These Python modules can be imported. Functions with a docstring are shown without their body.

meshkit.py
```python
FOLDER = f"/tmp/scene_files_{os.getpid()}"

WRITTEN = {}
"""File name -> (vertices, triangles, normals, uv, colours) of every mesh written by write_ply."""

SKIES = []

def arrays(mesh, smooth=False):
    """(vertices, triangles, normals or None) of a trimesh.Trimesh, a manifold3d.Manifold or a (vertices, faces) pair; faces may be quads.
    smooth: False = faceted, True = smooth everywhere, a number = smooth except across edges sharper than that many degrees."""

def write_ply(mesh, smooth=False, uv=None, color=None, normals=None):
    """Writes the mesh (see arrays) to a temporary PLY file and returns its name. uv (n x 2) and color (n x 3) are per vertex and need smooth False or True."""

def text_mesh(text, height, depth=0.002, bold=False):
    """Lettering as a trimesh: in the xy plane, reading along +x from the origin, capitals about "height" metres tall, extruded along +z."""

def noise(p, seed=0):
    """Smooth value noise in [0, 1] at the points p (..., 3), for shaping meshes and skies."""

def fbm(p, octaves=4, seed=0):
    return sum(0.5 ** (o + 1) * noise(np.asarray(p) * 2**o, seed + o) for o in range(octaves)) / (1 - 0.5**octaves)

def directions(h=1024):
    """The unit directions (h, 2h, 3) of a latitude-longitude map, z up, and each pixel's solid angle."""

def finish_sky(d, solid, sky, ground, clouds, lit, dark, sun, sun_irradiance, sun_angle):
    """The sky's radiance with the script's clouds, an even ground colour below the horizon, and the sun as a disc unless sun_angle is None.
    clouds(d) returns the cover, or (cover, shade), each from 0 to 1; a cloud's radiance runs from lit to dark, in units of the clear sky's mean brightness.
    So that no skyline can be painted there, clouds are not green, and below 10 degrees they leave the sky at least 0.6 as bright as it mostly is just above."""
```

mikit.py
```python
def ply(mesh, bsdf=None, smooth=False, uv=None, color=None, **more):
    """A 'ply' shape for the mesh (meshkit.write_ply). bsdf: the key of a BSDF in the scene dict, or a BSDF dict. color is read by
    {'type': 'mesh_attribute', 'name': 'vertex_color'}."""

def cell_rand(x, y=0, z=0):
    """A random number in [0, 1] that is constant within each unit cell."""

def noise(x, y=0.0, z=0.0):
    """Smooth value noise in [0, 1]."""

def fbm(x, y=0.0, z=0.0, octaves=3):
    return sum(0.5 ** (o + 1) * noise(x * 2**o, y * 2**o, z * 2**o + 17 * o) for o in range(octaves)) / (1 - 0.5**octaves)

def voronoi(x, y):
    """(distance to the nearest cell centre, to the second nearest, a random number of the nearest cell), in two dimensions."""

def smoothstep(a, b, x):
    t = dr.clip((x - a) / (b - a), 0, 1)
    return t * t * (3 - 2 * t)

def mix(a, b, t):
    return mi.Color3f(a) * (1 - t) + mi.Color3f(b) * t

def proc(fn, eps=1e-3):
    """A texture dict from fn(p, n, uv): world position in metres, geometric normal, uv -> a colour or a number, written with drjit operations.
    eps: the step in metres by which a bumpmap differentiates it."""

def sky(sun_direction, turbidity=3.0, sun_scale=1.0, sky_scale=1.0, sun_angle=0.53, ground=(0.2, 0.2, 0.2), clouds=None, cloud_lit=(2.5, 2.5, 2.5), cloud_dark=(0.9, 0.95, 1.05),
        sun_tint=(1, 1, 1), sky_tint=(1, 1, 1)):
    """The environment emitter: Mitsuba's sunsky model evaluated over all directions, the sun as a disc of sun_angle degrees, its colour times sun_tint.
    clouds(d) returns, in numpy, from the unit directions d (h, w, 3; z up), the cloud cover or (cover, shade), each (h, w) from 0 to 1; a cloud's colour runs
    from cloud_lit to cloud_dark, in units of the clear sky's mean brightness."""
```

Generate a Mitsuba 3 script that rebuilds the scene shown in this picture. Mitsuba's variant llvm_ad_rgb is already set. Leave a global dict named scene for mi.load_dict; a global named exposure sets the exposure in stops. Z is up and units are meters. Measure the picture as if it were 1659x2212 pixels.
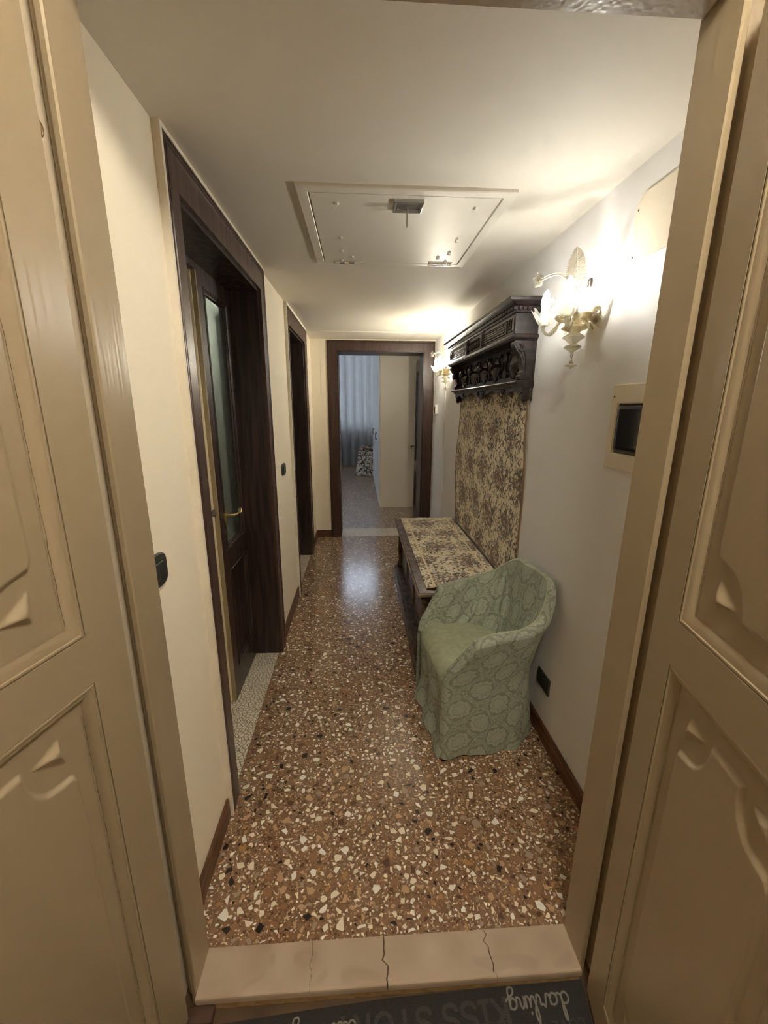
import math, random
import numpy as np, trimesh, mitsuba as mi, drjit as dr
import manifold3d as m3
import mikit, meshkit
from mikit import noise, fbm, voronoi, cell_rand, smoothstep, mix
from shapely.geometry import Polygon, LineString, Point, MultiPolygon, box as sbox
from shapely import union_all, affinity

T = mi.ScalarTransform4f
scene, labels = {}, {}
exposure = 1.6
rng = np.random.default_rng(7)

# ------------------------------------------------------------------ camera, sky
F_PX, YAW, PITCH, ROLL = 903.2, math.radians(3.386), math.radians(14.327), math.radians(0.249)
EYE = np.array([0.5217, 0.0, 1.5444])
cy, sy, cp, sp = math.cos(YAW), math.sin(YAW), math.cos(PITCH), math.sin(PITCH)
FWD = np.array([sy * cp, cy * cp, -sp]); RIGHT = np.array([cy, -sy, 0.0]); UP = np.cross(RIGHT, FWD)
RR = math.cos(ROLL) * RIGHT + math.sin(ROLL) * UP; UU = -math.sin(ROLL) * RIGHT + math.cos(ROLL) * UP
cam = np.eye(4); cam[:3, 0] = -RR; cam[:3, 1] = UU; cam[:3, 2] = FWD; cam[:3, 3] = EYE
scene['camera'] = {'type': 'perspective', 'fov_axis': 'x', 'fov': math.degrees(2 * math.atan(829.5 / F_PX)),
                   'near_clip': 0.02, 'far_clip': 200.0, 'to_world': T(cam.tolist())}
scene['sky'] = mikit.sky([0.3, -0.5, 0.8], turbidity=4.0, sun_scale=0.0, sky_scale=18.0, ground=(0.25, 0.25, 0.25), sky_tint=(1.0, 0.93, 0.79),
                         clouds=lambda d: 0.6 * np.ones(d.shape[:2]), cloud_lit=(1.1, 1.15, 1.25), cloud_dark=(0.9, 0.95, 1.05))
scene['sky']['sampling_weight'] = 1.5
BULB = (80.0, 78.0, 71.5)       # candle bulbs of the near sconce
BULB_FAR = (250.0, 228.0, 182.0)   # candle bulbs of the far sconce
UNSEEN_LAMP_NEAR = (30.0, 27.5, 22.5)       # unseen ceiling lamp of the camera room, lights the doors and corridor
UNSEEN_LAMP_BATH = (7.0, 7.0, 6.5)     # unseen ceiling lamp placed to brighten the frosted pane

H, W, YE = 2.25, 1.381, 4.859      # corridor height, width, end wall

# ------------------------------------------------------------------ helpers
def number(name):
    if name not in scene and name not in labels: return name
    i = 1
    while f'{name}_{i:03d}' in scene or f'{name}_{i:03d}' in labels: i += 1
    return f'{name}_{i:03d}'

def tag(key, label=None, cat=None, group=None, kind=None):
    d = {}
    if label: d['label'] = label
    if cat: d['category'] = cat
    if group: d['group'] = group
    if kind: d['kind'] = kind
    if d: labels[key] = d
    return key

def thing(name, label, cat, group=None):
    return tag(number(name), label, cat, group)

def struct(name, label, cat=None):
    return tag(number(name), label, cat, None, 'structure')

def tri(mesh):
    if hasattr(mesh, 'to_mesh'):
        m = mesh.to_mesh(); return trimesh.Trimesh(np.array(m.vert_properties[:, :3], float), np.array(m.tri_verts), process=False)
    return mesh

def obj(name, mesh, bsdf, parent=None, smooth=30, label=None, kind=None, **more):
    key = number(f'{parent}__{name}' if parent else name)
    scene[key] = mikit.ply(tri(mesh), bsdf, smooth, **more)
    if label or kind: tag(key, label, None, None, kind)
    return key

def into(key, mesh, bsdf, smooth=30, **more):          # the own mesh of a thing whose key is tagged already
    scene[key] = mikit.ply(tri(mesh), bsdf, smooth, **more)
    return key

def cat(*ms):
    return trimesh.util.concatenate([tri(m) for m in ms])

def cbox(lo, hi, c=0.002):
    lo, hi = np.minimum(lo, hi).astype(float), np.maximum(lo, hi).astype(float)
    c = min(c, 0.45 * (hi - lo).min())
    if c < 1e-5:
        b = trimesh.creation.box(extents=hi - lo); b.apply_translation((lo + hi) / 2); return b
    pts = []
    for sx in (0, 1):
        for sy_ in (0, 1):
            for sz in (0, 1):
                p = np.array([hi[0] if sx else lo[0], hi[1] if sy_ else lo[1], hi[2] if sz else lo[2]])
                s = np.array([-1 if sx else 1, -1 if sy_ else 1, -1 if sz else 1]) * c
                for k in range(3):
                    q = p.copy()
                    for j in range(3):
                        if j != k: q[j] += s[j]
                    pts.append(q)
    return tri(m3.Manifold.hull_points(np.array(pts)))

def plane_map(mesh, o, u, v, n):
    m = tri(mesh).copy(); p = np.asarray(m.vertices)
    m.vertices = np.asarray(o, float) + p[:, :1] * np.asarray(u, float) + p[:, 1:2] * np.asarray(v, float) + p[:, 2:3] * np.asarray(n, float)
    if np.dot(np.cross(u, v), n) < 0: m.invert()
    return m

def extrude(poly, h, z0=0.0):
    geoms = getattr(poly, 'geoms', [poly])
    ms = [trimesh.creation.extrude_polygon(g, h, engine='earcut') for g in geoms if g.area > 1e-10]
    m = trimesh.util.concatenate(ms); m.apply_translation([0, 0, z0]); return m

def grid_faces(n, m, wrap_m=False):
    i, j = np.meshgrid(np.arange(n - 1), np.arange(m if wrap_m else m - 1), indexing='ij')
    k = (j + 1) % m
    a, b, c, d = i * m + j, i * m + k, (i + 1) * m + k, (i + 1) * m + j
    return np.vstack([np.stack([a, b, c], -1).reshape(-1, 3), np.stack([a, c, d], -1).reshape(-1, 3)])

def loft(loops, closed=True, caps=False):
    L = np.asarray(loops, float); n, m = L.shape[:2]
    v, f = L.reshape(-1, 3), grid_faces(n, m, closed)
    if caps:
        v = np.vstack([v, L[0].mean(0), L[-1].mean(0)])
        j = np.arange(m); k = (j + 1) % m
        f = np.vstack([f, np.stack([k, j, j * 0 + n * m], 1), np.stack([(n - 1) * m + j, (n - 1) * m + k, j * 0 + n * m + 1], 1)])
    return trimesh.Trimesh(v, f, process=False)

def rect_molding(u0, u1, v0, v1, profile, open_bottom=False):
    loops = []
    for d, h in profile:
        if open_bottom: loops.append([(u0 + d, v0, h), (u0 + d, v1 - d, h), (u1 - d, v1 - d, h), (u1 - d, v0, h)])
        else: loops.append([(u0 + d, v0 + d, h), (u1 - d, v0 + d, h), (u1 - d, v1 - d, h), (u0 + d, v1 - d, h)])
    return loft(loops, closed=not open_bottom)

def heightfield(us, vs, h):
    U, V = np.meshgrid(us, vs, indexing='ij')
    return trimesh.Trimesh(np.stack([U, V, h], -1).reshape(-1, 3), grid_faces(len(us), len(vs)), process=False)

def tube(pts, radii, n=10, caps=True):
    p = np.asarray(pts, float); r = np.broadcast_to(radii, (len(p),))
    t = np.gradient(p, axis=0); t /= np.linalg.norm(t, axis=1, keepdims=True) + 1e-12
    a = np.cross(t[0], [0, 0, 1.0]);
    if np.linalg.norm(a) < 1e-3: a = np.cross(t[0], [1.0, 0, 0])
    loops = []; ang = np.arange(n) * 2 * np.pi / n
    for i in range(len(p)):
        a = a - t[i] * np.dot(a, t[i]); a /= np.linalg.norm(a) + 1e-12
        b = np.cross(t[i], a)
        loops.append(p[i] + r[i] * (np.cos(ang)[:, None] * a + np.sin(ang)[:, None] * b))
    return loft(loops, True, caps)

def spline(pts, n=24):
    p = np.asarray(pts, float); from scipy.interpolate import CubicSpline
    s = np.concatenate([[0], np.cumsum(np.linalg.norm(np.diff(p, axis=0), axis=1))])
    return CubicSpline(s, p)(np.linspace(0, s[-1], n))

def lathe(profile, n=32, scallop=None, center=(0, 0, 0)):
    ang = np.arange(n) * 2 * np.pi / n
    loops = []
    for r, z in profile:
        k = np.ones(n) if scallop is None else 1 + scallop[0] * np.abs(np.cos(ang * scallop[1] / 2)) * min(1, r / 0.02)
        loops.append(np.stack([r * k * np.cos(ang), r * k * np.sin(ang), np.full(n, z)], 1) + center)
    return loft(loops, True, True)

def twosided(d): return {'type': 'twosided', 'bsdf': d}
def rgb(*c): return {'type': 'rgb', 'value': list(map(float, c))}
def mat(name, color, rough=0.5, bump=None, bump_scale=1.0, eps=1e-3, **more):
    base = color if isinstance(color, dict) else (mikit.proc(color) if callable(color) else rgb(*color))
    d = {'type': 'principled', 'base_color': base, 'roughness': mikit.proc(rough) if callable(rough) else rough, 'specular': more.pop('specular', 0.5), **more}
    if bump is not None: d = {'type': 'bumpmap', 'arbitrary': mikit.proc(bump, eps), 'scale': bump_scale, 'bsdf': d}
    scene[name] = twosided(d)

def C3(a): return mi.Color3f(*a)

# ------------------------------------------------------------------ materials
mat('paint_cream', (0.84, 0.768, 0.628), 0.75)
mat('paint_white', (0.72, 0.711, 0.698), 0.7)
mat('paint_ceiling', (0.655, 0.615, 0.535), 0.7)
mat('plaster_grey', lambda p, n, uv: mix((0.66, 0.60, 0.49), (0.76, 0.70, 0.59), noise(p.x * 16, p.y * 16, p.z * 9)), 0.8)
mat('hatch_paint', (0.68, 0.64, 0.56), 0.45)
def brush(p, n, uv): return noise(p.x * 170, p.y * 170, p.z * 7)
mat('gloss_cream', (0.286, 0.228, 0.148), 0.33, bump=brush, bump_scale=0.0006, specular=0.45)
mat('gloss_cream_smooth', (0.287, 0.228, 0.148), 0.33, specular=0.45)
mat('crack_dark', (0.10, 0.07, 0.045), 0.8)
def wood_fn(a, b, sx, sz):
    def f(p, n, uv):
        g = 0.65 * noise(p.x * sx + 2.5 * noise(p.x * 3, p.y * 3, p.z * 3), p.y * sx, p.z * sz) + 0.35 * noise(p.x * sx * 2.3, p.y * sx * 2.3, p.z * sz * 2)
        return mix(a, b, smoothstep(0.25, 0.75, g))
    return f
mat('dark_wood', wood_fn((0.012, 0.0075, 0.007), (0.030, 0.017, 0.014), 60, 3), 0.36)
mat('red_wood', wood_fn((0.034, 0.018, 0.0145), (0.052, 0.027, 0.021), 50, 3), 0.34)
mat('baseboard_wood', wood_fn((0.060, 0.024, 0.012), (0.11, 0.048, 0.023), 20, 60), 0.4)
mat('black_wood', wood_fn((0.0055, 0.004, 0.0042), (0.024, 0.0125, 0.011), 40, 40), 0.30)
mat('bench_wood', wood_fn((0.035, 0.021, 0.014), (0.085, 0.052, 0.036), 40, 40), 0.36)
mat('bench_edge', wood_fn((0.10, 0.066, 0.045), (0.19, 0.135, 0.095), 50, 50), 0.35)
mat('leaf_edge', lambda p, n, uv: mix((0.23, 0.165, 0.085), (0.31, 0.23, 0.125), noise(p.x * 100, p.y * 100, p.z * 8)), 0.5)
mat('edge_pale', (0.68, 0.56, 0.38), 0.4)
mat('steel', (0.42, 0.42, 0.41), 0.35, metallic=0.9)
mat('brass', (0.50, 0.38, 0.18), 0.3, metallic=0.9)
mat('old_brass', (0.30, 0.22, 0.13), 0.35, metallic=0.9)
mat('black_plastic', (0.018, 0.022, 0.022), 0.3)
mat('smoked_cover', (0.010, 0.012, 0.016), 0.08, specular=0.6)
mat('ivory_plastic', (0.70, 0.62, 0.49), 0.4)
mat('white_plastic', (0.78, 0.77, 0.74), 0.4)
mat('screw_dark', (0.09, 0.075, 0.06), 0.5)

def terrazzo_base(p, n, uv):
    a, b = noise(p.x * 210, p.y * 210), noise(p.x * 120 + 31, p.y * 120 + 7, 3.0)
    base = mix((0.165, 0.088, 0.050), (0.285, 0.170, 0.102), b)
    base = dr.select(a > 0.80, C3((0.60, 0.48, 0.34)), base)
    return dr.select((a < 0.16) & (b < 0.6), C3((0.065, 0.038, 0.026)), base)
mat('terrazzo', terrazzo_base, 0.17, specular=0.42)
def terrazzo_fine(p, n, uv):
    d1, d2, k = voronoi(p.x * 60, p.y * 60)
    c = mix((0.20, 0.135, 0.095), (0.30, 0.215, 0.155), k)
    c = dr.select(k > 0.8, C3((0.55, 0.46, 0.37)), dr.select(k < 0.1, C3((0.10, 0.07, 0.055)), c))
    return dr.select(d2 - d1 > 0.14, c, C3((0.22, 0.15, 0.105)))
mat('terrazzo_room', terrazzo_fine, 0.25)
CHIPS = {'chip_cream': (0.85, 0.77, 0.62), 'chip_white': (0.91, 0.88, 0.80), 'chip_tan': (0.50, 0.34, 0.205), 'chip_ochre': (0.38, 0.21, 0.085),
         'chip_brown': (0.27, 0.145, 0.078), 'chip_grey': (0.36, 0.29, 0.22), 'chip_maroon': (0.10, 0.05, 0.032), 'chip_black': (0.018, 0.015, 0.015)}
for k, c in CHIPS.items():
    mat(k, c, 0.16, specular=0.42)
scene['chip_mixed'] = twosided({'type': 'principled', 'base_color': {'type': 'mesh_attribute', 'name': 'vertex_color'}, 'roughness': 0.16, 'specular': 0.42})
mat('mosaic', lambda p, n, uv: mix((0.64, 0.58, 0.46), (0.80, 0.73, 0.60), cell_rand(dr.floor(p.x * 70), dr.floor(p.y * 70))), 0.35)
mat('mortar', (0.15, 0.10, 0.05), 0.6)
mat('marble', lambda p, n, uv: mix(mix((0.40, 0.305, 0.225), (0.50, 0.405, 0.315), noise(p.x * 14, p.y * 14, p.z * 14)), (0.26, 0.19, 0.15),
    0.22 * smoothstep(0.60, 0.90, noise(p.x * 11 + 3 * noise(p.x * 14, p.y * 14), p.y * 22, 2.0))), 0.28)
mat('riser_plaster', lambda p, n, uv: mix((0.20, 0.12, 0.05), (0.36, 0.25, 0.13), noise(p.x * 70, p.y * 70, p.z * 90)), 0.8)
mat('maroon_block', (0.055, 0.028, 0.022), 0.5)
mat('old_floor', wood_fn((0.05, 0.03, 0.018), (0.09, 0.052, 0.03), 9, 60), 0.5)
mat('mat_charcoal', lambda p, n, uv: mix((0.012, 0.012, 0.0125), (0.026, 0.026, 0.027), noise(p.x * 900, p.y * 900)), 0.95)
mat('mat_grey_print', lambda p, n, uv: mix((0.13, 0.125, 0.115), (0.20, 0.195, 0.18), noise(p.x * 900, p.y * 900)), 0.95)
mat('mat_dark_print', lambda p, n, uv: mix((0.026, 0.026, 0.027), (0.044, 0.044, 0.044), noise(p.x * 900, p.y * 900)), 0.95)

def damask(u, v):
    P, Q = 0.176, 0.190
    x, y = u / P, v / Q
    x = x + 0.045 * (noise(u * 70, v * 70) - 0.5); y = y + 0.045 * (noise(v * 70, u * 70, 3.0) - 0.5)
    g = dr.cos(x * 2 * math.pi) + dr.cos(y * 2 * math.pi)
    # nearest medallion centre of the staggered lattice
    odd = g < 0
    lx = (dr.select(odd, x - 0.5, x)); ly = (dr.select(odd, y - 0.5, y))
    lx = (lx - dr.round(lx)) * P; ly = (ly - dr.round(ly)) * Q
    r = dr.sqrt(lx * lx + ly * ly * 0.85); th = dr.atan2(lx, ly)
    c4 = dr.abs(dr.cos(th * 4))
    pet = 0.034 + 0.015 * dr.sqrt(c4)
    flower = smoothstep(0.0, 0.003, pet - r)
    veins = smoothstep(0.10, 0.22, dr.abs(dr.sin(th * 4)) * smoothstep(0.008, 0.02, r) + smoothstep(0.012, 0.009, r))
    ringd = smoothstep(0.0022, 0.0040, dr.abs(r - 0.0235 - 0.005 * c4))
    flower = flower * (0.30 + 0.70 * dr.minimum(1 - 0.75 * (1 - veins), 0.25 + 0.75 * ringd))
    a = dr.abs(g)
    wob = 0.05 * dr.sin(x * 44) * dr.sin(y * 42)
    lines = smoothstep(0.055, 0.025, dr.abs(a - 0.36 + wob)) + smoothstep(0.05, 0.02, dr.abs(a - 0.12 - wob))
    fill = 0.50 * smoothstep(0.36, 0.30, a + wob) * smoothstep(0.35, 0.55, noise(u * 110, v * 110))
    hook = smoothstep(0.003, 0.001, dr.abs(r - 0.058)) * smoothstep(0.2, 0.5, dr.cos(th * 6 + 1.0))
    return dr.minimum(dr.maximum(dr.maximum(flower, dr.minimum(lines, 1)), dr.maximum(fill, hook)), 1)
def triplanar_uv(p, n):
    ax, ay, az = dr.abs(n.x), dr.abs(n.y), dr.abs(n.z)
    u = dr.select((ax > ay) & (ax > az * 0.8), p.y, p.x)
    v = dr.select((az > ax) & (az > ay), p.y, p.z)
    return u, v
def damask_col(p, n, uv):
    m = damask(uv.x, uv.y)
    return mix((0.205, 0.230, 0.178), (0.335, 0.372, 0.308), m)
mat('damask', damask_col, 0.7, sheen=0.4)
mat('damask_seat_lit', lambda p, n, uv: mix((0.31, 0.335, 0.225), (0.375, 0.40, 0.28), noise(uv.x * 60, uv.y * 60)), 0.75, sheen=0.4)  # same fabric; light on the seat is put into this yellower tone
mat('piping', (0.36, 0.37, 0.25), 0.8)

def floral(u, v, P=0.34, Q=0.26, A=0.125, B=0.105):
    """Cream ground with staggered bouquets of dark leaves and rose blooms."""
    x, y = u / P, v / Q
    odd = cell_rand(0) * 0
    row = dr.floor(y); x = x + 0.5 * (row - 2 * dr.floor(row / 2))
    lx = (x - dr.floor(x) - 0.5) * P; ly = (y - row - 0.5) * Q
    r = dr.sqrt(dr.square(lx / A) + dr.square(ly / B))
    d1, d2, k = voronoi(u * 98 + 2.2 * noise(u * 60, v * 60), v * 80 + 2.2 * noise(v * 60, u * 60, 4.0))
    k2 = cell_rand(k * 99991); k3 = cell_rand(k * 77773 + 5)
    dens = dr.maximum(1.02 - 0.50 * r, 0.20)
    on = (k2 < dens) & (d2 - d1 > 0.04)
    leafc = dr.select(k3 < 0.30, C3((0.035, 0.028, 0.028)), dr.select(k3 < 0.62, C3((0.135, 0.092, 0.08)), dr.select(k3 < 0.8, C3((0.10, 0.10, 0.07)), C3((0.22, 0.16, 0.13)))))
    bloom = (r < 0.55) & (k3 > 0.62)
    leafc = dr.select(bloom, mix((0.27, 0.15, 0.125), (0.17, 0.10, 0.10), k2), leafc)
    ground = mix((0.62, 0.54, 0.40), (0.72, 0.645, 0.50), noise(u * 90, v * 90))
    return dr.select(on, leafc, ground)
mat('floral_wall', lambda p, n, uv: floral(p.y + 0.07, p.z + 0.05), 0.9)
def runner_col(p, n, uv):
    e = dr.minimum(p.x - 0.888, 1.352 - p.x)
    c = floral(p.x + 0.13, p.y, 0.30, 0.30, 0.12, 0.10)
    stripe = (e > 0.045) & (e < 0.057)
    return dr.select(stripe, C3((0.66, 0.56, 0.38)), c)
mat('floral_runner', runner_col, 0.9)
mat('floral_edge', (0.17, 0.10, 0.06), 0.9)
def ottoman_col(p, n, uv):
    d1, d2, k = voronoi(p.x * 17 + p.y * 5, p.z * 17 + p.y * 9)
    e1, e2, m = voronoi(p.x * 50 + p.y * 15, p.z * 50)
    on = (d1 < 0.42) & (m < 0.72) | (m < 0.14)
    return dr.select(on, mix((0.06, 0.04, 0.035), (0.16, 0.12, 0.09), m), C3((0.66, 0.61, 0.54)))
mat('floral_ottoman', ottoman_col, 0.9)
mat('floral_cushion', lambda p, n, uv: mix((0.10, 0.06, 0.045), (0.40, 0.34, 0.27), smoothstep(0.4, 0.6, noise(p.x * 26, p.y * 26, p.z * 26))), 0.9)
mat('wardrobe_side_warm_lit', (0.89, 0.78, 0.63), 0.4)  # warm sconce light on the end face is mixed into this colour
mat('wardrobe_front_cool_lit', (0.66, 0.68, 0.70), 0.25)  # bluish daylight on the doors is mixed into this colour
mat('far_wall', (0.70, 0.68, 0.64), 0.8)
mat('far_ceiling', (0.75, 0.75, 0.73), 0.8)
mat('near_wall', (0.62, 0.53, 0.40), 0.8)
mat('tile_shade', lambda p, n, uv: mix((0.022, 0.026, 0.022), (0.04, 0.045, 0.038), cell_rand(dr.floor(p.x * 6), dr.floor(p.z * 6))), 0.4)  # near-black tone stands in for less light on this wall
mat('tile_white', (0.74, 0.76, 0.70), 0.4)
scene['curtain_cloth'] = {'type': 'principledthin', 'base_color': rgb(0.42, 0.42, 0.415), 'roughness': 0.8, 'diff_trans': 0.6}
scene['window_glass'] = {'type': 'thindielectric', 'int_ior': 1.5}
scene['frosted_glass'] = {'type': 'bumpmap', 'arbitrary': mikit.proc(lambda p, n, uv: noise(p.y * 150, p.z * 150) + 0.5 * noise(p.y * 400, p.z * 400), 5e-4), 'scale': 0.0011,
                          'bsdf': {'type': 'principledthin', 'base_color': rgb(0.80, 0.86, 0.80), 'roughness': 0.08, 'spec_trans': 0.95, 'diff_trans': 0.8, 'eta': 1.3}}
def thin_glass(name, tint, spec, rough=0.10): scene[name] = {'type': 'principledthin', 'base_color': rgb(*tint), 'roughness': rough, 'spec_trans': spec, 'diff_trans': 1.0, 'eta': 1.5}
thin_glass('clear_glass', (0.86, 0.82, 0.70), 0.93)
thin_glass('milk_glass', (0.90, 0.87, 0.76), 0.86)
thin_glass('leaf_glass', (0.80, 0.74, 0.60), 0.92)
thin_glass('gold_glass', (0.76, 0.68, 0.50), 0.86)
mat('candle_sleeve', (0.85, 0.83, 0.75), 0.5)
mat('lamp_dark', (0.10, 0.08, 0.06), 0.4)

# ------------------------------------------------------------------ room shell
X2 = -0.17                                       # back of the left wall
def yz_wall(x0, x1, poly):                       # a wall slab between x0 and x1 from a polygon in (y, z)
    return plane_map(extrude(poly, x1 - x0), (x0, 0, 0), (0, 1, 0), (0, 0, 1), (1, 0, 0))
def xz_wall(y0, y1, poly):
    return plane_map(extrude(poly, y1 - y0), (0, y0, 0), (1, 0, 0), (0, 0, 1), (0, 1, 0))

D2 = dict(y0=1.405, y1=2.425, z=2.125, oy0=1.322, oy1=2.515, oz=2.238)      # the two dark doors of the left wall: opening and architrave
D3 = dict(y0=3.33, y1=4.235, z=2.11, oy0=3.252, oy1=4.375, oz=2.232)
D4 = dict(x0=0.286, x1=1.25, z=2.118, ox0=0.178, ox1=1.362, oz=2.221)

key = struct('floor', 'brown terrazzo corridor floor set with cream, tan and black stone chips')
into(key, cbox((-0.005, 0.899, -0.06), (W + 0.02, YE + 0.01, 0.0), 0), 'terrazzo', False)
into(struct('floor_001', 'fine reddish grey terrazzo floor of the bedroom beyond the corridor'), cbox((-2.4, 5.2, -0.06), (1.6, 11.4, 0.0), 0), 'terrazzo_room', False)
into(struct('floor_002', 'dark wood floor below the marble door step'), cbox((-1.5, -2.5, -0.12), (2.6, 0.905, -0.046), 0), 'old_floor', False)
into(struct('floor_003', 'pale floor of the room behind the frosted glass door'), cbox((-0.92, 1.2, -0.06), (X2 + 0.005, 4.62, -0.002), 0), 'mosaic', False)
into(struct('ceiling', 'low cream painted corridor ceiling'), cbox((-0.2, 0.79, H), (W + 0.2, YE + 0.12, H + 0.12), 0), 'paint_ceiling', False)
into(struct('ceiling_001', 'ceiling of the bedroom beyond the corridor'), cbox((-2.4, 4.98, 4.20), (1.6, 11.4, 4.30), 0), 'far_ceiling', False)
into(struct('ceiling_002', 'ceiling of the entrance room'), cbox((-1.5, -2.5, 2.75), (2.6, 0.80, 2.85), 0), 'near_wall', False)
into(struct('ceiling_003', 'ceiling of the room behind the frosted glass door'), cbox((-0.92, 1.2, 2.4), (X2 + 0.005, 4.62, 2.5), 0), 'tile_white', False)

wl = Polygon([(0.9, -0.06), (D2['y0'], -0.06), (D2['y0'], D2['z']), (D2['y1'], D2['z']), (D2['y1'], -0.06), (D3['y0'], -0.06), (D3['y0'], D3['z']), (D3['y1'], D3['z']), (D3['y1'], -0.06), (YE, -0.06), (YE, H + .01), (0.9, H + .01)])
into(struct('wall_left', 'cream painted left wall of the corridor with two dark doorways'), yz_wall(X2, 0.0, wl), 'paint_cream', False)
into(struct('wall_right', 'white painted right wall of the corridor with two glass sconces'), cbox((W, 0.9, -0.06), (W + 0.15, YE + 0.1, H + 0.01), 0), 'paint_white', False)
wb = Polygon([(-0.17, -0.06), (D4['x0'], -0.06), (D4['x0'], D4['z']), (D4['x1'], D4['z']), (D4['x1'], -0.06), (W + 0.15, -0.06), (W + 0.15, 4.25), (-2.4, 4.25), (-2.4, -0.06)])
into(struct('wall_back', 'cream end wall of the corridor around the bedroom doorway'), xz_wall(YE, YE + 0.34, wb), 'paint_cream', False)
wf = Polygon([(-1.5, -0.1), (0.025, -0.1), (0.025, 2.21), (1.176, 2.21), (1.176, -0.1), (2.6, -0.1), (2.6, 2.8), (-1.5, 2.8)])
into(struct('wall_front', 'wall around the entrance doorway with cream double doors'), xz_wall(0.80, 0.895, wf), 'near_wall', False)
# plaster thickening over the last stretch of the corridor
key = struct('trim_2', 'cream plaster soffit step before the end wall')
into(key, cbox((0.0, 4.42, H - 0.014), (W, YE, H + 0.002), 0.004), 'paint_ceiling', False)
key = struct('trim_3', 'white plaster pier on the right wall beside the bedroom door')
into(key, cbox((W - 0.013, 4.25, 0.0), (W + 0.002, YE, H), 0.004), 'paint_white', False)
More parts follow.
